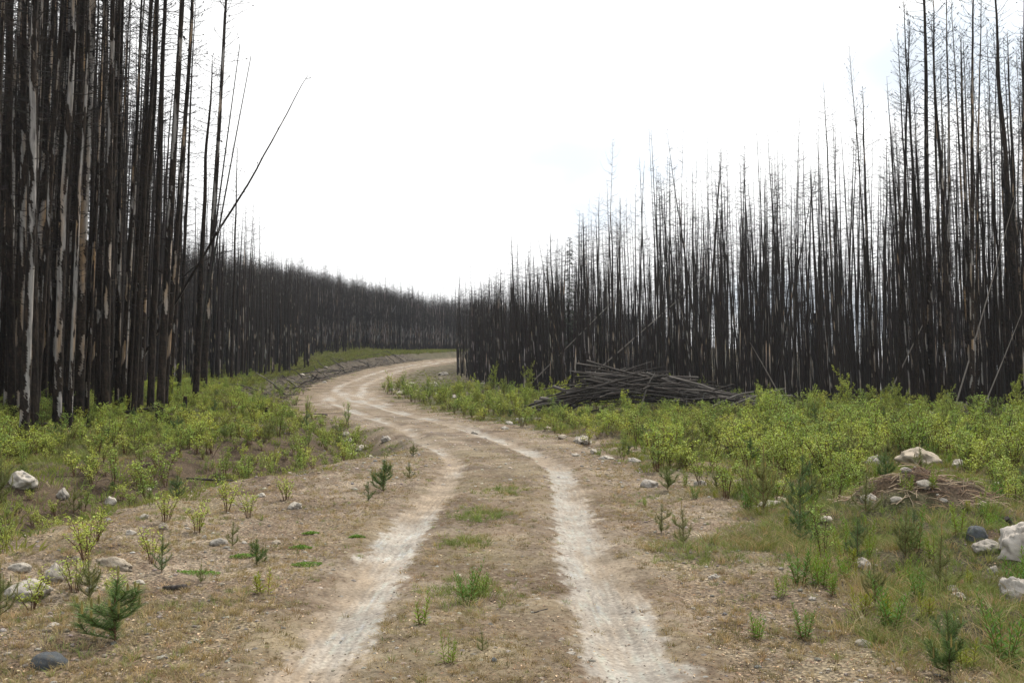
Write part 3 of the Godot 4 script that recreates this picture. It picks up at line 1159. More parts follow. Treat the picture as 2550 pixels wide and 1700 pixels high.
	while count < 12000:
		var d := sqrt(rnd(112.0 ** 2, 400.0 ** 2))
		var x := rnd(-0.55 * d - 6.0, 0.12 * d + 10.0)
		if count < 4200:   # the front ranks stand close
			d = rnd(104.0, 205.0)
			x = look(tab_d, d) - 7.0 - 26.0 * R.randf()
		var t := look(tab_d, d) - x
		if t < 8.5 + 2.0 * n_patch.get_noise_2d(x * 0.3, d * 0.3):
			continue
		count += 1
		var k: Dictionary = far[R.randi_range(0, 4)]
		var hh := rnd(7.0, 10.5) * (1.2 if R.randf() < 0.08 else 1.0)
		if not hill.has(k):
			hill[k] = []
		var lean := 0.05 if R.randf() < 0.95 else 0.6
		hill[k].append(Transform3D(lean_basis(rnd(-lean, lean), rnd(-lean, lean), rnd(0, TAU), hh / 12.5, rnd(0.7, 1.25)), on_ground(x, d, 0.15)))
	var o := stuff("burnt_forest", "grey burnt forest covering the hillside beyond the bend in the track", "forest")
	for k in hill:
		var tint := []
		for q in hill[k]:
			tint.append(jit(Color(1.0, 1.0, 1.0), 0.3))
		many(o, "trees", k.whole, M.tree, hill[k], tint)
	print("trees ", trees.size(), " own ", taken)
	# two spruces that kept some needles
	for q in [[4.2, 74.0, 11.5, "ragged dark spruce that kept its needles among burnt poles past the log heap"], [-1.6, 108.0, 9.5, "small dark spruce with needles left, in the dense young burnt stand"], [20.0, 95.0, 10.0, "distant dark spruce with needles left, seen between black trunks"]]:
		put_spruce(q[0], q[1], q[2], q[3])


func put_spruce(x: float, d: float, h: float, label: String) -> void:
	R.seed = int(d * 7.0)
	var o := Node3D.new()
	o.name = numbered("spruce_tree")
	add_child(o)
	o.position = on_ground(x, d, 0.1)
	tag(o, label, "tree")
	var p := trunk_path(h, 12, 0.2, 5)
	var t := Shape.new()
	var rad := PackedFloat32Array()
	var cols := PackedColorArray()
	for k in p.size():
		rad.append(trunk_r(0.1, k / 12.0, p[k].y))
		cols.append(Color(0.03, 0.025, 0.02))
	t.tube(p, rad, 8, cols)
	var b := Shape.new()
	var c := Shape.new()
	for k in 170:
		var q := rnd(0.3, 1.0)
		var a := path_at(p, q)
		var az := rnd(0, TAU)
		var out := Vector3(cos(az), rnd(-0.35, 0.1), sin(az)).normalized()
		var l := (1.0 - q) * 1.6 * rnd(0.5, 1.0) + 0.15
		var e := a + out * l
		var dark := Color(0.03, 0.025, 0.02)
		b.tube(PackedVector3Array([a, e]), PackedFloat32Array([0.012, 0.004]), 3, PackedColorArray([dark, dark]))
		for w in int(40 * l + 14):
			var at := a.lerp(e, rnd(0.2, 1.0)) + Vector3(rnd(-0.06, 0.06), rnd(-0.08, 0.02), rnd(-0.06, 0.06))
			c.leaf(at, (out + Vector3(rnd(-0.8, 0.8), rnd(-0.7, 0.3), rnd(-0.8, 0.8))).normalized(), Vector3(rnd(-0.4, 0.4), 1, rnd(-0.4, 0.4)), rnd(0.07, 0.14), 0.03, jit(Color(0.035, 0.048, 0.028), 0.3))
	part("trunk", t.mesh(), M.tree, o)
	part("branches", b.mesh(), M.twig, o)
	part("crown", c.mesh(), M.needle, o)


func heap_top(u: float) -> float:
	return 1.55 * (smoothstep(-4.6, -1.2, u) if u < -0.9 else 1.0) * (1.0 - 0.62 * smoothstep(-0.9, 4.6, u))


func build_log_heap() -> void:
	var logs := []
	for k in 8:
		logs.append(make_log(200 + k, [0.0, 0.06, -0.05, 0.02, 0.1, -0.08, 0.03, 0.0][k], [0.0, 0.08, 0.22, 0.0, 0.5, 0.03, 0.12, 0.3][k]))
	R.seed = 4242
	var cx := 5.5
	var cd := 41.4
	var g0 := ground_y(cx, cd)
	# long poles laid roughly along the heap, sagging off its crest
	for k in 290:
		var u := rnd(-3.9, 4.4)
		var v := rnd(-1.5, 1.5)
		var top := heap_top(u) * (1.0 - 0.42 * (v / 1.5) ** 2)
		var y := top * pow(R.randf(), 0.32)
		var slope := (heap_top(u + 0.4) - heap_top(u - 0.4)) / 0.8 * y / maxf(heap_top(u), 0.1)
		var az := rnd(-0.3, 0.3) + 0.12
		var l := rnd(2.4, 5.6)
		if R.randf() < 0.34:
			az = rnd(-1.3, 1.3)
			l = rnd(0.8, 2.8)
			slope = rnd(-0.3, 0.3)
		if u < -1.6 and R.randf() < 0.5:
			az = rnd(-1.4, 1.4)
			l = rnd(0.9, 2.2)
			slope = rnd(-0.4, 0.5)
		var dir := Vector3(cos(az), clampf(slope, -0.42, 0.32) + rnd(-0.13, 0.13), -sin(az)).normalized()
		if R.randf() < 0.35:
			dir = -dir
		var c := Vector3(cx + u, g0 + 0.06 + y, -(cd + v))
		var a := c - dir * l * 0.5
		var b := c + dir * l * 0.5
		a.y = maxf(a.y, ground_y(a.x, -a.z) + 0.03)
		b.y = maxf(b.y, ground_y(b.x, -b.z) + 0.03)
		single("burnt_log", logs[R.randi_range(0, 7)], M.twig, log_between(a, b, 0.018 + 0.06 * R.randf() ** 2.2), "thin charred log among the heaped logs at the meadow's far edge", "log", "charred logs heaped at the meadow's far edge")
	var odd := [[Vector3(2.7, g0 + 2.0, -41.8), Vector3(6.2, g0 + 1.3, -41.4), 0.03, "slender pole jutting up and out from the top of the log heap"],
		[Vector3(8.0, g0 + 0.25, -39.7), Vector3(9.7, g0 + 0.85, -40.0), 0.05, "upper of two pale poles propped crosswise on the low end of the log heap"],
		[Vector3(8.2, g0 + 0.1, -39.5), Vector3(11.0, g0 + 0.98, -40.0), 0.045, "lower and longer of two pale poles propped crosswise on the log heap"],
		[Vector3(5.2, g0 + 0.35, -39.8), Vector3(5.75, g0 + 1.6, -40.1), 0.04, "short pole standing up steeply out of the log heap"]]
	for q in odd:
		single("burnt_log", logs[4], M.twig, log_between(q[0], q[1], q[2]), q[3], "log")
	# broken twigs caught in the heap
	var tw := make_log(260, 0.1, 0.3)
	var where := []
	var tint := []
	for k in 800:
		var u := rnd(-4.1, 4.0)
		var v := rnd(-1.7, 1.2)
		var y := heap_top(u) * (1.0 - 0.42 * (v / 1.6) ** 2) * rnd(0.2, 1.05)
		var c := Vector3(cx + u, g0 + y + 0.03, -(cd + v))
		var dir := Vector3(rnd(-1, 1), rnd(-0.5, 0.5), rnd(-1, 1)).normalized() * rnd(0.3, 1.0)
		where.append(log_between(c - dir * 0.5, c + dir * 0.5, rnd(0.006, 0.015)))
		tint.append(jit(Color(0.9, 0.9, 0.9), 0.4))
	var o := stuff("twig_debris", "broken grey twigs caught between the logs of the heap", "twigs")
	many(o, "twigs", tw, M.twig, where, tint)


func build_rocks() -> void:
	var tones := [Color(0.5, 0.46, 0.4), Color(0.56, 0.52, 0.46), Color(0.42, 0.39, 0.35), Color(0.46, 0.4, 0.32)]
	var shapes := []
	for k in 10:
		shapes.append(make_rock(300 + k, 20, 0.55 if k < 6 else 0.32, tones[k % 4]))
	var dark := make_rock(330, 14, 0.3, Color(0.12, 0.135, 0.15))
	var big := make_rock(331, 30, 0.42, Color(0.56, 0.52, 0.47))
	var red := make_rock(332, 12, 0.4, Color(0.26, 0.11, 0.06))
	R.seed = 515
	# x, d, half width, squash, kind, label
	var own := [
		[-7.02, 14.33, 0.2, 0.75, 1, "large pale boulder on the dark bank above the ditch"],
		[-6.51, 14.5, 0.1, 1.0, 2, "grey pointed stone on the ditch bank next to the large pale boulder"],
		[-6.07, 15.12, 0.11, 0.85, 5, "rounded tan stone lodged on the dark ditch bank"],
		[-3.2, 8.06, 0.15, 0.42, 3, "long pale stone lying like a short log on the brown shoulder"],
		[-2.56, 11.76, 0.085, 0.7, 0, "single grey cobble on the bare shoulder by yellow green shrubs"],
		[-3.52, 7.28, 0.135, 0.6, 1, "broad pale boulder half hidden in yellow green shrubs by the pine seedlings"],
		[-3.48, 7.66, 0.09, 0.9, 4, "upright pale stone behind yellow green shrubs on the shoulder"],
		[-2.53, 5.49, 0.085, 0.62, -1, "smooth dark blue grey stone in dry grass"],
		[4.22, 8.15, 0.23, 0.98, -2, "big round whitish boulder with pitted face beside the spoil heap"],
		[3.55, 7.0, 0.125, 0.95, -2, "whitish egg shaped boulder standing in grass below the spoil heap"],
		[4.75, 9.55, 0.17, 0.6, 1, "flat topped white boulder with a charred stick against it"],
		[7.13, 17.5, 0.42, 0.5, 3, "wide low rock outcrop among shrubs behind the brown spoil heap"],
		[6.17, 16.95, 0.2, 0.75, 2, "blocky grey rock at the end of the wide outcrop"],
		[5.2, 12.05, 0.12, 0.65, 5, "pale rounded stone on the crest of the brown spoil heap"],
		[4.52, 10.91, 0.09, 0.6, 0, "tan stone set in the face of the brown spoil heap"],
		[10.75, 21.3, 0.22, 0.6, 1, "white boulder in front of the black trunks at the meadow's end"],
		[3.04, 11.86, 0.15, 0.35, 0, "flat grey slab lying in grass between track and spoil heap"],
		[3.43, 12.83, 0.11, 0.55, 3, "tan stone just behind the flat grey slab"],
		[1.76, 18.54, 0.13, 0.4, 1, "narrow white stone at the edge of the meadow shrubs"],
		[4.02, 8.66, 0.1, 0.9, -1, "dark slate stone leaning beside the big round whitish boulder"],
		[3.95, 8.35, 0.13, 0.45, 2, "flat grey green stone wedged below the big round whitish boulder"],
		[3.35, 7.5, 0.045, 1.0, -3, "small rust red stone in the grass"],
		[0.33, 5.71, 0.035, 0.35, 1, "flat white pebble beside a green sprout between the wheel tracks"],
		[-0.1, 5.58, 0.022, 0.9, -1, "small black pebble in the middle of the track"]]
	for q in own:
		var m: Mesh = dark if q[4] == -1 else big if q[4] == -2 else red if q[4] == -3 else shapes[q[4]]
		var r: float = q[2]
		var b := Basis(Vector3.UP, rnd(0, TAU)) * Basis.from_scale(Vector3(r * 1.12, r * q[3], r * 0.85))
		if str(q[5]).begins_with("long pale"):
			b = Basis(Vector3.UP, -0.45) * Basis.from_scale(Vector3(r * 1.25, r * 0.4, r * 0.42))
		single("boulder" if r > 0.12 else "stone", m, M.rock, Transform3D(b, on_ground(q[0], q[1]) + Vector3.UP * r * float(q[3]) * 0.28), q[5], "rock")
	var sets := [
		["on the brown shoulder between track and ditch", [[-4.68, 11.34, 0.05], [-4.31, 13.37, 0.07], [-2.22, 9.42, 0.051], [-2.75, 9.39, 0.074], [-3.51, 8.06, 0.042], [-3.46, 9.94, 0.048], [-3.21, 12.79, 0.056], [-3.72, 9.77, 0.047], [-3.77, 7.68, 0.067], [-2.86, 7.68, 0.05], [-2.96, 9.65, 0.038], [-2.6, 9.12, 0.032], [-5.93, 16.3, 0.064], [-3.14, 7.48, 0.043], [-3.25, 10.03, 0.033], [-2.51, 9.39, 0.029], [-2.83, 6.19, 0.035], [-2.97, 6.12, 0.032], [-3.9, 10.6, 0.05], [-4.4, 10.9, 0.04], [-3.0, 8.6, 0.03], [-2.2, 7.6, 0.028]]],
		["scattered in meadow grass near the spoil heap", [[4.62, 10.7, 0.05], [3.43, 12.9, 0.06], [2.23, 18.21, 0.11], [2.61, 18.21, 0.064], [1.64, 22.93, 0.2], [1.94, 14.16, 0.118], [2.71, 14.33, 0.106], [3.13, 7.11, 0.053], [3.08, 6.92, 0.045], [2.93, 8.36, 0.07], [2.29, 6.54, 0.026], [2.12, 7.09, 0.024], [3.93, 10.98, 0.09], [3.37, 10.72, 0.07], [4.42, 11.2, 0.06], [4.13, 10.75, 0.056], [5.64, 25.16, 0.11], [6.8, 14.03, 0.08], [5.1, 10.81, 0.052], [2.09, 5.96, 0.045], [2.41, 5.76, 0.035], [1.58, 7.82, 0.038], [4.4, 9.1, 0.06], [3.8, 7.9, 0.05], [7.4, 16.5, 0.12]]],
		["along the sandy shoulder of the bend", [[-1.0, 27.0, 0.09], [0.3, 33.45, 0.14], [-0.2, 28.9, 0.1], [0.9, 35.4, 0.13], [-0.1, 31.5, 0.11], [1.0, 27.8, 0.12], [1.25, 19.4, 0.09], [1.2, 23.6, 0.12], [1.66, 20.16, 0.08], [-7.3, 69.3, 0.36], [-6.9, 61.44, 0.28], [-7.9, 65.4, 0.22], [-6.9, 63.0, 0.18], [-6.2, 64.3, 0.2], [-6.4, 89.1, 0.27], [-2.3, 82.4, 0.22], [-7.8, 77.4, 0.3], [-6.9, 99.0, 0.4], [-5.6, 72.0, 0.3], [-4.6, 60.0, 0.2], [-3.2, 56.5, 0.25]]],
		["in the washed out bed of the ditch", [[-4.02, 26.64, 0.15], [-4.37, 27.78, 0.11], [-4.73, 28.88, 0.1], [-3.61, 25.0, 0.12], [-3.4, 22.6, 0.1], [-5.82, 32.85, 0.1], [-3.35, 26.6, 0.12], [-5.0, 30.12, 0.12], [-3.7, 23.6, 0.09], [-3.5, 21.8, 0.07], [-4.2, 25.6, 0.08], [-19.0, 101.6, 0.18], [-18.3, 86.9, 0.3], [-14.97, 79.5, 0.17]]]]
	for g in sets:
		for q in g[1]:
			var r: float = q[2] * rnd(0.95, 1.2)
			var flat := rnd(0.45, 0.85)
			var b := Basis(Vector3.UP, rnd(0, TAU)) * Basis(Vector3.RIGHT, rnd(-0.25, 0.25)) * Basis.from_scale(Vector3(r * 1.1, r * flat, r * rnd(0.7, 1.0)))
			single("stone", shapes[R.randi_range(0, 9)], M.rock, Transform3D(b, on_ground(q[0], q[1]) + Vector3.UP * r * flat * 0.2), "weathered pale stone " + g[0], "rock", "pale stones " + g[0])


func build_plants() -> void:
	var yellow := Color(0.36, 0.41, 0.1)
	var green := Color(0.21, 0.3, 0.08)
	var shrubs := []
	for k in 7:
		shrubs.append(make_shrub([0.5, 0.6, 0.7, 0.55, 0.8, 0.45, 0.65][k], [7, 8, 7, 9, 6, 8, 7][k], [420, 500, 600, 480, 620, 400, 540][k], [0.24, 0.26, 0.28, 0.26, 0.24, 0.24, 0.26][k], 400 + k, 0.036, yellow.lerp(green, [0.0, 0.35, 0.75, 0.15, 1.0, 0.2, 0.55][k])))
	var saplings := []
	for k in 3:
		saplings.append(make_shrub([1.7, 1.5, 1.3][k], [4, 5, 5][k], [1900, 1700, 1500][k], [0.32, 0.36, 0.4][k], 420 + k, 0.05, yellow.lerp(green, [0.2, 0.4, 0.1][k])))
	var seedlings := []
	for k in 4:
		seedlings.append(make_seedling([0.36, 0.3, 0.42, 0.5][k], [15, 12, 14, 16][k], [900, 800, 800, 760][k], 440 + k, k != 1))
	var slim := []
	for k in 2:
		slim.append(make_seedling([0.5, 0.4][k], [8, 7][k], 720, 450 + k, true))
	var weeds := []
	for k in 4:
		weeds.append(make_weed([0.3, 0.24, 0.36, 0.2][k], [6, 4, 7, 5][k], 460 + k, [Color(0.13, 0.22, 0.04), Color(0.17, 0.25, 0.04), Color(0.1, 0.19, 0.045), Color(0.22, 0.25, 0.035)][k]))
	R.seed = 616
	# seedlings one can point to: x, d, height, slim, label
	var own := [[-2.33, 5.9, 0.4, 0, "largest bushy pine seedling with tan candles in the dry grass"], [-2.15, 8.43, 0.3, 0, "compact round pine seedling alone on the brown shoulder"], [-2.81, 8.04, 0.4, 1, "thin pine seedling behind the small patch of bright groundcover"], [-3.03, 7.19, 0.42, 0, "upright pine seedling between yellow green shrubs and the largest seedling"], [-3.3, 6.46, 0.42, 0, "bushy pine seedling beside a grey stick at the shoulder's rim"], [-0.17, 5.78, 0.16, 1, "tiny half brown pine seedling between the wheel tracks"], [-1.81, 12.6, 0.35, 1, "slim dark pine seedling at the outer rim of the bare shoulder"], [-1.74, 13.54, 0.6, 0, "yellowish pine seedling taller than its neighbours near the ditch"], [-1.9, 19.2, 0.35, 0, "small dark pine seedling standing alone inside the bend"], [2.47, 6.82, 0.4, 0, "dark green pine seedling surrounded by grass below the egg shaped boulder"], [3.08, 7.22, 0.55, 1, "slender open pine seedling next to the rust red stone"], [2.3, 5.28, 0.45, 0, "tan tipped pine seedling in grass by the fallen yellow sprig"], [2.94, 8.53, 0.5, 1, "slim pine seedling with tan top in the meadow grass"], [1.5, 10.03, 0.4, 1, "pine seedling at the meadow rim with a bare tan leader"], [1.61, 9.42, 0.45, 1, "dark thin pine seedling closest to the wheel track on the meadow side"], [2.78, 9.65, 0.4, 1, "thin pine seedling in front of the flat grey slab"], [3.8, 10.75, 0.6, 1, "tall thin pine seedling at the foot of the brown spoil heap"], [4.3, 11.5, 0.45, 0, "dense pine seedling growing on top of the brown spoil heap"], [3.33, 8.48, 0.55, 0, "broad pine seedling among weeds below the dark slate stone"], [-2.4, 7.73, 0.2, 1, "little pine sprout beside the wood chunk"], [-1.56, 15.21, 0.35, 1, "narrow pine seedling by itself where the shoulder widens"], [3.98, 9.91, 0.4, 1, "thin pine seedling between spoil heap and white boulder"]]
	for q in own:
		var k: Dictionary = slim[R.randi_range(0, 1)] if q[3] == 1 else seedlings[[0, 2, 3][R.randi_range(0, 2)]]
		put_plant("pine_seedling", k, Transform3D(Basis(Vector3.UP, rnd(0, TAU)) * Basis.from_scale(Vector3.ONE * (q[2] / k.h * (0.95 if q[4].begins_with("largest") else 0.74)) * Vector3(1.5 if q[4].begins_with("largest") else 1.0, 1.0, 1.4 if q[4].begins_with("largest") else 1.0)), on_ground(q[0], q[1])), q[4], "plant", "", M.needle)
	# young pines scattered through the clearings
	var rest_s := {}
	var n_s := 0
	for k in 330:
		var d := 9.0 + 34.0 * pow(R.randf(), 1.2)
		var x := rnd(-0.54 * d, 0.54 * d)
		var s := x - track_x(d)
		var gr := greenness(x, d)
		if absf(s) < 2.0 or R.randf() > gr + 0.05 or inside(WOODS_EAST, x, d) or x < west_edge(d) - 8.0:
			continue
		if s < 0.0 and look(tab_d, d) - x < 1.4 and R.randf() < 0.7:
			continue
		if Vector2(x - 4.5, (d - 10.8) * 1.2).length() < 1.5:
			continue
		var q: Dictionary = seedlings[R.randi_range(0, 3)] if R.randf() < 0.6 else slim[R.randi_range(0, 1)]
		var w := Transform3D(Basis(Vector3.UP, rnd(0, TAU)) * Basis.from_scale(Vector3(1.0, rnd(0.8, 1.3), 1.0) * rnd(0.5, 1.25)), on_ground(x, d))
		if n_s < 60 and d < 24.0:
			n_s += 1
			var place := "among shrubs beyond the ditch" if s < 0.0 else "in the grassy meadow beside the track"
			put_plant("pine_seedling", q, w, "young green pine " + place, "plant", "young pines " + place, M.needle)
		else:
			if not rest_s.has(q):
				rest_s[q] = []
			rest_s[q].append(w)
	var o := stuff("young_pine_undergrowth", "young pines mixed through the green undergrowth", "undergrowth")
	for q in rest_s:
		var tint := []
		for w in rest_s[q]:
			tint.append(jit(Color(1, 1, 1), 0.25))
		many(o, "needles", q.needles, M.needle, rest_s[q], tint)
		if q.has("shoots"):
			many(o, "new_shoots", q.shoots, M.needle, rest_s[q], tint)
		many(o, "stems", q.stems, M.stem, rest_s[q], tint)
	# broad-leaved shrubs
	var list := []
	for k in 16000:
		var d := 7.5 + 62.0 * pow(R.randf(), 1.15)
		var x := rnd(-0.55 * d - 1.0, 0.55 * d + 1.0)
		var s := x - track_x(d)
		if absf(s) < 2.2:
			continue
		var g := greenness(x, d)
		var t := look(tab_d, d) - x
		var keep := g * 0.8
		if s > 0.0:
			if inside(WOODS_EAST, x - 0.5, d - 1.5):
				continue
			keep *= smoothstep(9.0, 17.0, d + n_patch.get_noise_2d(x * 0.7, d * 0.7) * 6.0) * 0.96 + 0.04
			if Vector2(x - 4.6, (d - 11.3) * 1.3).length() < 1.15 or (x > 3.0 and d < 10.5) or (absf(x / d - 0.4) < 0.05 and d > 12.5 and d < 18.0):
				continue
			if Vector2((x - 5.3) / 4.6, (d - 40.4) / 3.2).length() < 1.0:
				continue
		else:
			if d < 30.0 and t > -0.6 and t < 2.0:
				keep *= 0.55
			var deep := west_edge(d) - x
			keep *= 1.0 - smoothstep(4.0, 16.0, deep)
			if d < 15.0 and t <= -0.6:
				keep *= 0.4
			if d > 50.0:
				keep *= 0.7
		var open_ := 0.16 if s > 0.0 else 0.6
		keep *= open_ + (1.0 - open_) * smoothstep(-0.15, 0.15, n_patch.get_noise_2d(x * 1.2 + 70.0, d * 1.2))
		if R.randf() > keep:
			continue
		list.append([x, d, s, g])
	list.sort_custom(func(a, b): return a[1] < b[1])
	var rest := {}
	var own_n := {"west": 0, "east": 0}
	for q in list:
		var x: float = q[0]
		var d: float = q[1]
		var k: Dictionary = shrubs[clampi(int(3.5 + 5.0 * n_patch.get_noise_2d(x * 0.6, d * 0.6 + 200.0) + rnd(-2.6, 2.6)), 0, 6)]
		var sc := lerpf(0.35, 1.25, pow(R.randf(), 1.4))
		var lab := "leafy yellow green shrub"
		var facing_heap: bool = q[2] > 0.0 and d > 22.0 and d < 41.0 and x > 0.02 * d and x < 0.235 * d
		if q[2] > 0.0 and d > 26.0 and not facing_heap and R.randf() < 0.07:
			k = saplings[R.randi_range(0, 2)]
			sc = rnd(0.5, 0.85)
			lab = "tall leafy sapling"
		elif d < 15.0:
			sc *= 0.65
		if facing_heap:
			sc *= 0.8
		if q[2] < 0.0:
			sc *= 0.75
		var w := Transform3D(Basis(Vector3.UP, rnd(0, TAU)) * Basis.from_scale(Vector3(sc, sc * rnd(0.85, 1.15), sc)), on_ground(x, d))
		var side := "west" if q[2] < 0.0 else "east"
		if own_n[side] < 145 and absf(x) < 0.53 * d:
			own_n[side] += 1
			var place := "on the ground beyond the ditch" if side == "west" else "in the meadow in front of the log heap"
			put_plant("leafy_shrub", k, w, lab + " " + place, "shrub", lab + "s " + place, M.leaf)
		else:
			if not rest.has(k):
				rest[k] = []
			rest[k].append(w)
	o = stuff("leafy_undergrowth", "dense yellow green leafy undergrowth filling the clearings", "undergrowth")
	for k in rest:
		var tint := []
		for w in rest[k]:
			tint.append(jit(Color(1, 1, 1), 0.22))
		many(o, "leaves", k.leaves, M.leaf, rest[k], tint)
		many(o, "stems", k.stems, M.stem, rest[k], tint)
	print("shrubs ", list.size(), " own ", own_n)
	# low shrubs on the shoulder among the stones
	for q in [[-3.45, 8.1, 0.34], [-3.7, 8.7, 0.3], [-3.05, 8.5, 0.3], [-3.25, 7.45, 0.3], [-3.95, 9.5, 0.32], [-3.1, 9.9, 0.3], [-3.6, 10.4, 0.34], [-2.9, 11.0, 0.3], [-3.3, 11.6, 0.36], [-2.8, 12.4, 0.32], [-3.35, 7.0, 0.28], [-2.75, 6.95, 0.22]]:
		var k: Dictionary = shrubs[[0, 3, 5][R.randi_range(0, 2)]]
		put_plant("leafy_shrub", k, Transform3D(Basis(Vector3.UP, rnd(0, TAU)) * Basis.from_scale(Vector3.ONE * (q[2] / k.h)), on_ground(q[0], q[1])), "low yellow green shrub among pale stones on the brown shoulder", "shrub", "low shrubs among the shoulder stones", M.leaf)
	# saplings one can point to at the far side of the meadow
	for q in [[11.35, 34.0, 1.75, 0, "tallest leafy sapling, spire shaped against the black trunks"], [12.3, 33.0, 1.1, 1, "leafy sapling with spread branches next to the tallest sapling"], [8.9, 35.5, 1.3, 1, "leafy sapling at the low end of the log heap"], [9.3, 36.0, 1.25, 2, "bushy sapling between the log heap and the tallest sapling"], [14.4, 33.0, 1.2, 0, "leafy sapling in front of the pale footed burnt pine"], [18.0, 35.5, 1.8, 0, "leafy sapling beside the tangled dead bush"], [4.3, 37.6, 1.15, 2, "round headed sapling in front of the middle of the log heap"], [-1.2, 63.0, 1.9, 1, "broad bright bush at the corner of the young burnt stand"], [1.0, 60.5, 1.9, 0, "narrow leafy sapling at the end of the log heap by the woods"], [-10.0, 29.0, 1.3, 0, "leafy sapling growing at the feet of the burnt trunks across the ditch"]]:
		var k: Dictionary = saplings[q[3]]
		put_plant("leafy_sapling", k, Transform3D(Basis(Vector3.UP, rnd(0, TAU)) * Basis.from_scale(Vector3.ONE * (q[2] / k.h)), on_ground(q[0], q[1])), q[4], "sapling", "", M.leaf)
	# weeds
	var wl := [[-0.32, 7.0, 0.3, 2, "largest clump of narrow leaved weeds between the wheel tracks"], [-0.22, 7.25, 0.22, 0, "weed clump touching the back of the largest clump between wheel tracks"], [-0.35, 5.54, 0.16, 1, "bright little sprig of narrow leaves between the wheel tracks"], [-0.57, 6.36, 0.2, 1, "yellow tipped weed at the inner edge of the ditch side wheel track"], [-1.8, 7.28, 0.2, 3, "bright yellow weed alone on the brown shoulder"], [1.48, 6.05, 0.2, 0, "green weed sprig alone on the bare ground beside the meadow side wheel track"], [2.17, 7.59, 0.34, 2, "tall narrow leaved weed in front of the pale stones"], [3.44, 8.61, 0.4, 2, "feathery green weed beside the dark slate stone"], [2.83, 5.76, 0.4, 2, "green weed clump at the foot of the tan tipped seedling"], [3.41, 6.4, 0.35, 0, "green weed clump in front of the egg shaped boulder"]]
	for q in wl:
		var k: Dictionary = weeds[q[3]]
		put_plant("weed", k, Transform3D(Basis(Vector3.UP, rnd(0, TAU)) * Basis.from_scale(Vector3.ONE * (q[2] / k.h)), on_ground(q[0], q[1])), q[4], "weed", "", M.leaf)
	var n_w := 0
	var tries := 0
	while n_w < 150 and tries < 6000:
		tries += 1
		var d := 5.0 + 16.0 * pow(R.randf(), 1.1)
		var x := rnd(-0.53 * d, 0.53 * d)
		var s := x - track_x(d)
		if absf(absf(s) - 0.875) < 0.4:
			continue
		var keep := greenness(x, d) * 0.8 + (0.1 if n_patch.get_noise_2d(x * 1.5, d * 1.5) > 0.05 else 0.0)
		if s < -1.0:
			keep *= 0.25
		if R.randf() > keep:
			continue
		n_w += 1
		var k: Dictionary = weeds[R.randi_range(0, 3)]
		var place := "in the grassy meadow" if s > 1.2 else "between the wheel tracks" if s > -1.0 else "on the shoulder by the ditch"
		put_plant("weed", k, Transform3D(Basis(Vector3.UP, rnd(0, TAU)) * Basis.from_scale(Vector3.ONE * rnd(0.5, 1.15) * (0.6 if s < 1.2 else 1.0)), on_ground(x, d)), "narrow leaved green weed " + place, "weed", "narrow leaved weeds " + place, M.leaf)


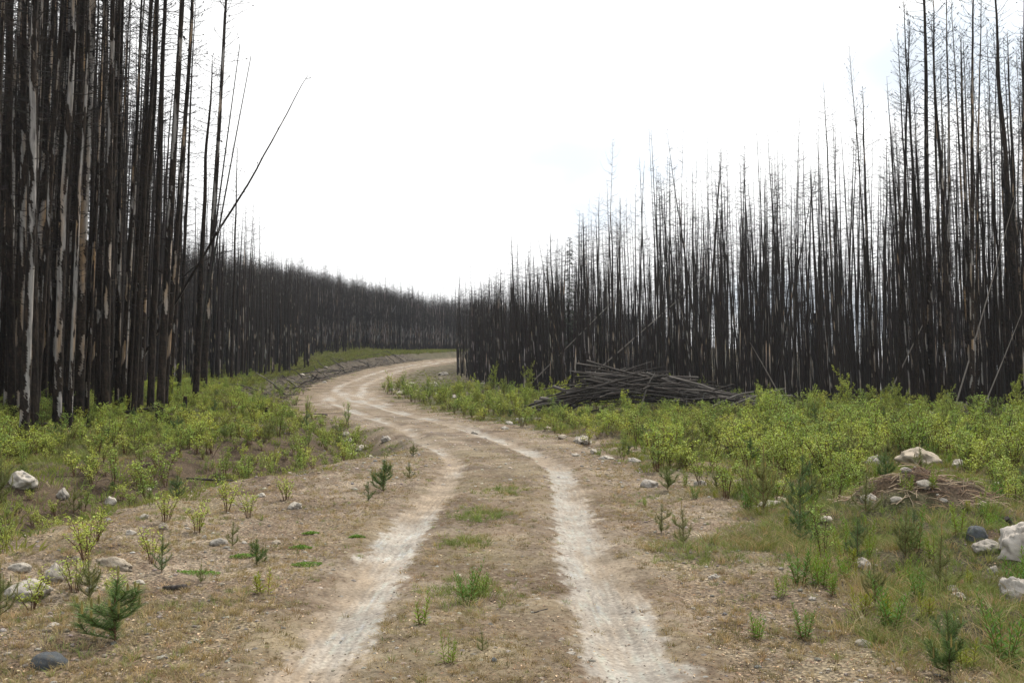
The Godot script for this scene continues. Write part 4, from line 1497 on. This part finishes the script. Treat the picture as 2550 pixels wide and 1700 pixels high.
func build_deadwood() -> void:
	var logs := []
	for k in 4:
		logs.append(make_log(280 + k, [0.0, 0.12, -0.1, 0.05][k], [0.05, 0.3, 0.5, 0.8][k]))
	R.seed = 717
	# the pole that leans out over the clearing
	var lean := close_tree(13.6, 0.07, 0.12, 0.0, 7, 0.4, 21, 0.5)
	var o := Node3D.new()
	o.name = numbered("leaning_burnt_tree")
	add_child(o)
	o.transform = Transform3D(lean_basis(0.6, 0.03, 1.0, 1.0, 0.85), on_ground(-13.9, 35.0, 0.1))
	tag(o, "long bare burnt trunk leaning far out against the sky over the clearing", "tree")
	part("trunk", lean.trunk, M.wood, o)
	part("bark", lean.bark, M.bark, o)
	part("branches", lean.branches, M.twig, o)
	# thin stems that lean or bow
	var bows := [[-15.2, 36.5, 0.55, 9.2, 0.055, -1.6, "thin burnt stem bowed over in an arch behind the long leaning trunk"], [-14.2, 44.0, 0.17, 15.0, 0.06, 0.3, "slim burnt stem tilting beside the tall lone pine"], [-13.4, 42.0, 0.12, 15.0, 0.06, 0.2, "very thin burnt stem tilting less, beside the tall lone pine"], [16.9, 38.3, 0.3, 9.0, 0.035, 0.3, "pale thin dead pole leaning across the black trunks"], [17.4, 37.2, 0.42, 4.5, 0.03, 0.1, "short pale dead pole leaning beside the longer pale one"], [0.5, 64.0, 1.0, 6.5, 0.05, 0.0, "pale pole leaning low between burnt trunks by the bright bush"], [3.2, 60.0, 1.15, 9.0, 0.05, 0.0, "long pale pole leaning low behind the log heap"], [12.9, 46.6, -0.55, 3.2, 0.04, 0.25, "short pale bent pole among black trunks past the log heap"], [16.3, 44.0, 0.5, 5.0, 0.04, 0.0, "thin grey pole leaning in the woods behind the tallest sapling"]]
	for q in bows:
		var s := Shape.new()
		var path := PackedVector3Array()
		var rad := PackedFloat32Array()
		var cols := PackedColorArray()
		var pale := str(q[6]).contains("pale") or str(q[6]).contains("grey")
		for k in 15:
			var t := k / 14.0
			var y: float = q[3] * t
			path.append(Vector3(q[2] * y - q[5] * 0.0, y + minf(q[5], 0.0) * t * t * t * 1.0, q[5] * 0.4 * sin(t * PI)))
			rad.append(q[4] * (1.0 - 0.75 * t))
			cols.append((Color(0.2, 0.18, 0.16) if pale else Color(0.03, 0.027, 0.025)) * (1.0 + 0.35 * n_fine.get_noise_2d(t * 20.0, q[0])))
		if q[5] < -1.0:
			for k in 15:
				var t := k / 14.0
				path[k] = Vector3(4.9 * t, 8.2 * t - 2.6 * t ** 3, 0.3 * sin(t * 3.0))
		s.tube(path, rad, 7, cols, true)
		single("leaning_dead_pole", s.mesh(), M.tree, Transform3D(Basis(), on_ground(q[0], q[1], 0.08)), q[6], "dead tree")
	# fallen logs, sticks, stumps
	var lie := [[Vector2(-14.2, 26.0), Vector2(-11.2, 24.8), 0.06, 0.25, 0, "charred log lying in undergrowth behind the thin black trunk"], [Vector2(-12.6, 22.6), Vector2(-9.6, 22.9), 0.05, 0.18, 0, "charred log lying low across the feet of the burnt trunks"], [Vector2(-9.2, 26.0), Vector2(-11.0, 27.5), 0.05, 0.3, 0, "short charred log half sunk in undergrowth behind the peeled pine"], [Vector2(14.9, 38.0), Vector2(15.6, 36.4), 0.08, 0.5, 3, "grey weathered log propped up at the edge of the black woods"], [Vector2(-3.45, 6.25), Vector2(-2.75, 6.0), 0.012, 0.05, 2, "grey curved stick on dry grass beside the bushy pine seedling"], [Vector2(-2.58, 7.42), Vector2(-2.4, 7.38), 0.026, 0.02, 0, "short brown wood chunk on the shoulder"], [Vector2(0.13, 6.68), Vector2(0.24, 6.75), 0.008, 0.01, 0, "small dark twig between the wheel tracks"], [Vector2(4.55, 9.2), Vector2(4.75, 9.35), 0.045, 0.2, 0, "charred stick leaning on the flat topped white boulder"], [Vector2(-5.6, 17.2), Vector2(-4.3, 16.6), 0.03, 0.15, 0, "charred stick among shrubs in the ditch"], [Vector2(-8.6, 40.5), Vector2(-7.2, 38.8), 0.035, 0.06, 0, "crooked black branch at the edge of the sandy bend"]]
	for q in lie:
		var a: Vector3 = on_ground(q[0].x, q[0].y) + Vector3.UP * float(q[2]) * 0.7
		var b: Vector3 = on_ground(q[1].x, q[1].y) + Vector3.UP * float(q[2]) * 0.7
		if q[3] > 0.1:
			a.y += q[3]
		single("fallen_log" if q[2] > 0.04 else "stick", logs[q[4]], M.twig, log_between(b, a, q[2]), q[5], "log" if q[2] > 0.04 else "stick")
	var st := [[-7.87, 22.93, 0.07, 0.32, "short charred stump with a rusty side among the shrubs"], [-9.03, 27.5, 0.06, 0.5, "narrow charred stump near the sapling across the ditch"], [-9.65, 22.7, 0.035, 0.25, "thin charred stub in undergrowth beside the grey leaning trunk"], [-6.4, 26.0, 0.05, 0.3, "charred stub in the open shrubs beyond the ditch bend"], [-7.4, 30.5, 0.06, 0.4, "charred stub standing in the shrubs further along the ditch"]]
	for q in st:
		var s := Shape.new()
		var r: float = q[2]
		var h: float = q[3]
		var c := Color(0.035, 0.028, 0.024)
		s.tube(PackedVector3Array([Vector3(0, -0.1, 0), Vector3(0, 0.05, 0), Vector3(0.01, h * 0.7, 0), Vector3(0.02, h, 0.01)]), PackedFloat32Array([r * 1.5, r * 1.2, r, r * 0.85]), 9, PackedColorArray([c, c, c, Color(0.07, 0.045, 0.03)]), true)
		single("stump", s.mesh(), M.bark, Transform3D(Basis(), on_ground(q[0], q[1])), q[4], "stump")
	# dead bush at the woods' edge
	var s := Shape.new()
	for k in 60:
		var az := rnd(0, TAU)
		var path := PackedVector3Array([Vector3(rnd(-0.1, 0.1), -0.05, rnd(-0.1, 0.1))])
		var dir := Vector3(cos(az), rnd(0.2, 1.4), sin(az)).normalized()
		for q in 4:
			dir = (dir + Vector3(rnd(-0.5, 0.5), rnd(-0.35, 0.3), rnd(-0.5, 0.5))).normalized()
			path.append(path[q] + dir * rnd(0.15, 0.3))
		var c := jit(Color(0.05, 0.045, 0.045), 0.4)
		s.tube(path, PackedFloat32Array([0.012, 0.01, 0.008, 0.006, 0.003]), 4, PackedColorArray([c, c, c, c, c]))
	single("dead_bush", s.mesh(), M.twig, Transform3D(Basis(), on_ground(17.2, 35.8)), "tangled dead grey bush before the black trunks", "bush")
	# dry stalks and roots on the spoil heap
	s = Shape.new()
	for k in 34:
		var a := Vector3(rnd(-0.4, 0.35), 0, rnd(-0.3, 0.3))
		var x := 5.35 + a.x
		var d := 11.5 - a.z
		a.y = ground_y(x, d) + 0.02
		var b := a + Vector3(rnd(0.15, 0.5), rnd(-0.05, 0.12), rnd(-0.05, 0.25))
		b.y = ground_y(5.35 + b.x, 11.5 - b.z) + rnd(0.0, 0.06)
		var c := jit(Color(0.3, 0.24, 0.15), 0.25)
		s.tube(PackedVector3Array([a, a.lerp(b, 0.5) + Vector3.UP * rnd(0.02, 0.07), b]), PackedFloat32Array([0.003, 0.0035, 0.002]), 3, PackedColorArray([c, c, c]))
	single("dry_stalks", s.mesh(), M.stem, Transform3D(Basis(), Vector3(5.35, 0, -11.5)), "bundle of dry straw stalks fallen over the crest of the spoil heap", "stalks")
	# slash along the cut bank above the bend
	var tw := make_log(261, 0.1, 0.35)
	var groups := "slash scattered along the cut bank above the bend"
	for k in 64:
		var d := 52.0 + 84.0 * R.randf()
		var t := rnd(-0.6, 2.6)
		var x := look(tab_d, d) - t
		var c := on_ground(x, d) + Vector3.UP * 0.08
		var az := rnd(0, PI)
		var l := rnd(0.6, 2.6)
		var dir := Vector3(cos(az), 0, sin(az)) * l * 0.5
		var a := on_ground(c.x - dir.x, -(c.z - dir.z)) + Vector3.UP * 0.06
		var b := on_ground(c.x + dir.x, -(c.z + dir.z)) + Vector3.UP * rnd(0.06, 0.75)
		single("slash_branch", logs[R.randi_range(0, 3)], M.twig, log_between(a, b, rnd(0.03, 0.07)), "grey charred branch strewn on the cut bank above the bend", "branch", groups)
	var where := []
	var tint := []
	for k in 1500:
		var d := 50.0 + 90.0 * R.randf()
		var x := look(tab_d, d) - rnd(-0.9, 3.2)
		var c := on_ground(x, d) + Vector3.UP * rnd(0.01, 0.12)
		var dir := Vector3(rnd(-1, 1), rnd(-0.3, 0.3), rnd(-1, 1)).normalized() * rnd(0.3, 1.4)
		where.append(log_between(c - dir * 0.5, c + dir * 0.5, rnd(0.008, 0.02)))
		tint.append(jit(Color(0.9, 0.85, 0.8), 0.4))
	for k in 260:   # brush washed into the ditch
		var d := rnd(7.0, 24.0)
		var x := look(tab_d, d) + rnd(-1.6, 1.2)
		var c := on_ground(x, d) + Vector3.UP * rnd(0.01, 0.06)
		var dir := Vector3(rnd(-1, 1), rnd(-0.2, 0.2), rnd(-1, 1)).normalized() * rnd(0.15, 0.7)
		where.append(log_between(c - dir * 0.5, c + dir * 0.5, rnd(0.003, 0.008)))
		tint.append(jit(Color(0.9, 0.8, 0.7), 0.4))
	o = stuff("brush_debris", "broken grey brush strewn over the ditch banks", "brush")
	many(o, "brush", tw, M.twig, where, tint)
	where = []
	tint = []
	for k in 420:   # roots and bark shreds in the spoil heap
		var az := rnd(0, TAU)
		var rr := sqrt(R.randf())
		var c := on_ground(4.6 + cos(az) * rr * 0.95, 11.3 + sin(az) * rr * 0.75) + Vector3.UP * rnd(0.0, 0.03)
		var dir := Vector3(rnd(-1, 1), rnd(-0.25, 0.25), rnd(-0.6, 0.6)).normalized() * rnd(0.05, 0.3)
		where.append(log_between(c - dir * 0.5, c + dir * 0.5, rnd(0.0025, 0.006)))
		tint.append([Color(0.2, 0.14, 0.09), Color(0.11, 0.07, 0.05), Color(0.3, 0.24, 0.17)][R.randi_range(0, 2)])
	var root := Shape.new()
	var white := Color(1, 1, 1)
	root.tube(PackedVector3Array([Vector3(-0.5, 0, 0), Vector3(-0.1, 3.0, 2.0), Vector3(0.5, 0, 0)]), PackedFloat32Array([0.0, 0.0, 0.0]), 3, PackedColorArray([white, white, white]))
	for k in 9:   # ring vertices pushed out in y and z, which are scaled to the root's thickness
		var a := TAU * (k % 3) / 3.0
		root.v[k] += Vector3(0, cos(a), sin(a))
		root.n[k] = Vector3(0, cos(a), sin(a))
	o = stuff("root_debris", "roots and bark shreds sticking out of the brown spoil heap", "roots")
	many(o, "roots", root.mesh(), M.twig, where, tint)


func build_ground_cover() -> void:
	var tufts := []
	for k in 3:
		tufts.append(make_tuft([0.1, 0.14, 0.2][k], [16, 18, 20][k], [0.04, 0.05, 0.07][k], 0.005, 500 + k))
	var low := make_tuft(0.045, 22, 0.07, 0.006, 510)
	R.seed = 818
	var dry := [[], [], []]
	var dry_c := [[], [], []]
	var fresh := [[], [], []]
	var fresh_c := [[], [], []]
	for k in 72000:
		var d := 4.4 + 46.0 * pow(R.randf(), 1.75)
		var x := rnd(-0.54 * d, 0.54 * d)
		var s := x - track_x(d)
		var a := absf(s)
		var w := exp(-((a - 0.875) / 0.34) ** 2)
		if d > 14.0:
			w = wear_at(x, d, s)
		if R.randf() < w * 1.3:
			continue
		var g := greenness(x, d)
		var p := n_patch.get_noise_2d(x * 1.1 + 40.0, d * 1.1)
		var bare := 1.0 - smoothstep(0.1, 0.7, g)
		var lush := 0.0
		for m in [[-0.35, 11.2, 0.45, 0.8], [-0.45, 9.4, 0.3, 0.5], [-0.3, 7.3, 0.35, 0.5], [-0.1, 13.6, 0.4, 0.7], [1.6, 8.6, 0.5, 0.6]]:
			lush = maxf(lush, exp(-((x - m[0]) / m[2]) ** 2 - ((d - m[1]) / m[3]) ** 2))
		if R.randf() < bare * (0.55 + 0.42 * smoothstep(0.15, -0.2, p)) * (1.0 - lush):
			continue
		if d < 9.0 and s > 0.0 and R.randf() < 0.45:
			continue
		var heap := Vector2(x - 4.6, (d - 11.3) * 1.3).length() < 0.95
		var t := look(tab_d, d) - x
		if heap or (t > -0.5 and t < 1.8 and d < 34.0 and R.randf() < 0.85):
			continue
		var is_green := R.randf() < maxf(lush, g * 0.6) + smoothstep(0.0, 0.4, n_patch.get_noise_2d(x * 1.9, d * 1.9 + 60.0)) * 0.25 + 0.08
		var size := (1 if lush > 0.35 and R.randf() < 0.6 else 0) if a < 1.4 else R.randi_range(0, 2 if g > 0.3 else 1)
		var sc := rnd(0.45, 1.15) * (0.62 + 0.4 * lush if a < 0.9 else 1.0 - 0.35 * bare)
		var tr := Transform3D(Basis(Vector3.UP, rnd(0, TAU)) * Basis.from_scale(Vector3(sc, sc * rnd(0.6, 1.1), sc)), on_ground(x, d))
		if is_green:
			fresh[size].append(tr)
			fresh_c[size].append(jit(Color(0.16, 0.22, 0.06).lerp(Color(0.28, 0.3, 0.1), R.randf()), 0.25))
		else:
			dry[size].append(tr)
			dry_c[size].append(jit(Color(0.48, 0.37, 0.22).lerp(Color(0.33, 0.27, 0.14), R.randf()), 0.25))
	for k in 15000:   # short straw over the bare strips close by
		var d := 4.4 + 15.0 * pow(R.randf(), 1.5)
		var x := rnd(-0.54 * d, 0.54 * d)
		var s := x - track_x(d)
		if R.randf() < wear_at(x, d, s) * 0.97 or greenness(x, d) > 0.7:
			continue
		if n_patch.get_noise_2d(x * 1.6 + 15.0, d * 1.6) < rnd(-0.35, 0.25):
			continue
		var sc := rnd(0.25, 0.6)
		dry[0].append(Transform3D(Basis(Vector3.UP, rnd(0, TAU)) * Basis.from_scale(Vector3(sc * 1.4, sc, sc * 1.4)), on_ground(x, d)))
		dry_c[0].append(jit(Color(0.42, 0.31, 0.19).lerp(Color(0.25, 0.21, 0.1), R.randf()), 0.3))
	var o := stuff("dry_grass", "thin dry straw coloured grass over the track verges", "grass")
	for k in 3:
		many(o, "tufts", tufts[k], M.grass, dry[k], dry_c[k])
	o = stuff("green_grass", "short fresh green grass growing through the verges and meadow", "grass")
	for k in 3:
		many(o, "tufts", tufts[k], M.grass, fresh[k], fresh_c[k])
	# mats of bright groundcover on the shoulder
	for q in [[-2.53, 8.09, 0.13, "bright green mat of groundcover, the largest on the brown shoulder"], [-1.71, 8.36, 0.1, "bright green mat of groundcover close to the ditch side wheel track"], [-1.93, 9.14, 0.08, "small bright green mat behind the round pine seedling"], [-2.02, 10.06, 0.07, "smallest bright green mat toward the ditch side shrubs"], [-2.35, 8.75, 0.09, "bright green mat between the round pine seedling and the long pale stone"], [-1.5, 9.7, 0.06, "tiny bright green mat beside the wheel track"]]:
		var s := Shape.new()
		for k in 420:
			var az := rnd(0, TAU)
			var rr := sqrt(R.randf())
			var p: Vector3 = Vector3(cos(az) * rr * 1.3, 0, sin(az) * rr * 0.8) * float(q[2])
			var y := ground_y(q[0] + p.x, q[1] - p.z) - ground_y(q[0], q[1])
			s.leaf(p + Vector3.UP * (y + 0.004 + 0.03 * R.randf() * (1.0 - rr)), Vector3(rnd(-1, 1), rnd(0.1, 1.0), rnd(-1, 1)).normalized(), Vector3.UP, 0.02, 0.011, jit(Color(0.12, 0.21, 0.045), 0.3))
		single("groundcover_mat", s.mesh(), M.leaf, Transform3D(Basis(), on_ground(q[0], q[1])), q[3], "groundcover")
	# litter: bark crumbs, needles, cone scales
	var flake := Shape.new()
	flake.leaf(Vector3(-0.5, 0, 0), Vector3.RIGHT, Vector3.UP, 1.0, 0.55, Color(1, 1, 1))
	var where := []
	var tint := []
	for k in 80000:
		var d := 4.4 + 17.0 * pow(R.randf(), 1.7)
		var x := rnd(-0.54 * d, 0.54 * d)
		var a := absf(x - track_x(d))
		if R.randf() < exp(-((a - 0.875) / 0.3) ** 2) * 0.93:
			continue
		var sz := rnd(0.008, 0.028)
		where.append(Transform3D(Basis(Vector3.UP, rnd(0, TAU)) * Basis(Vector3.RIGHT, rnd(-0.7, 0.7)) * Basis.from_scale(Vector3(sz, sz, sz * rnd(0.3, 1.0))), on_ground(x, d) + Vector3.UP * rnd(0.003, 0.012)))
		tint.append(jit([Color(0.12, 0.075, 0.05), Color(0.22, 0.145, 0.095), Color(0.42, 0.33, 0.22), Color(0.07, 0.05, 0.04)][R.randi_range(0, 3)], 0.3))
	o = stuff("ground_litter", "brown crumbs of bark and needles littering the dry ground", "litter")
	many(o, "flakes", flake.mesh(), M.litter, where, tint)
	# gravel
	var peb := make_rock(390, 6, 0.4, Color(1, 1, 1))
	where = []
	tint = []
	for k in 14000:
		var d := 4.4 + 34.0 * pow(R.randf(), 1.7)
		var x := rnd(-0.54 * d, 0.54 * d)
		var s := x - track_x(d)
		if greenness(x, d) > 0.6 and R.randf() < 0.8:
			continue
		if R.randf() < exp(-((absf(s) - 0.875) / 0.3) ** 2) * 0.75:
			continue
		var sz := 0.004 + 0.016 * pow(R.randf(), 3.0)
		if d > 14.0:
			sz *= 1.8
		where.append(Transform3D(Basis(Vector3.UP, rnd(0, TAU)) * Basis.from_scale(Vector3(sz * rnd(1.0, 1.5), sz * rnd(0.5, 0.9), sz)), on_ground(x, d) + Vector3.UP * sz * 0.2))
		tint.append(jit([Color(0.5, 0.46, 0.4), Color(0.42, 0.35, 0.28), Color(0.3, 0.27, 0.25)][R.randi_range(0, 2)], 0.25))
	o = stuff("gravel", "small pale gravel and pebbles strewn over the track", "gravel")
	many(o, "pebbles", peb, M.rock, where, tint)
	# low leaves between shrubs so that the clearings have no bare floor
	where = []
	tint = []
	for k in 24000:
		var d := 8.0 + 100.0 * pow(R.randf(), 1.5)
		var x := rnd(-0.55 * d, 0.55 * d)
		var s := x - track_x(d)
		var g := greenness(x, d)
		var t := look(tab_d, d) - x
		if absf(s) < 2.0 or R.randf() > g * 0.9 or (s > 0.0 and (inside(WOODS_EAST, x, d) or d < 14.0)):
			continue
		if t > 0.0 and t < 1.9 and d < 34.0 and R.randf() < 0.5:
			continue
		if s < 0.0 and west_edge(d) - x > 14.0:
			continue
		var sc := rnd(1.5, 3.4)
		where.append(Transform3D(Basis(Vector3.UP, rnd(0, TAU)) * Basis.from_scale(Vector3(sc, sc * rnd(0.8, 2.2), sc)), on_ground(x, d)))
		tint.append(jit(Color(0.18, 0.22, 0.05).lerp(Color(0.27, 0.29, 0.08), R.randf()), 0.3))
	for k in 12000:   # the green strip above the cut bank and along the far verge
		var d := rnd(55.0, 215.0)
		var x := look(tab_d, d) - 2.0 - 26.0 * R.randf() ** 2.0
		var sc := rnd(3.0, 6.5)
		where.append(Transform3D(Basis(Vector3.UP, rnd(0, TAU)) * Basis.from_scale(Vector3(sc, sc * rnd(1.0, 2.2), sc)), on_ground(x, d)))
		tint.append(jit(Color(0.17, 0.2, 0.05).lerp(Color(0.24, 0.25, 0.07), R.randf()), 0.3))
	o = stuff("ground_vegetation", "low green herbs carpeting the clearings and bank tops", "herbs")
	many(o, "herbs", low, M.grass, where, tint)
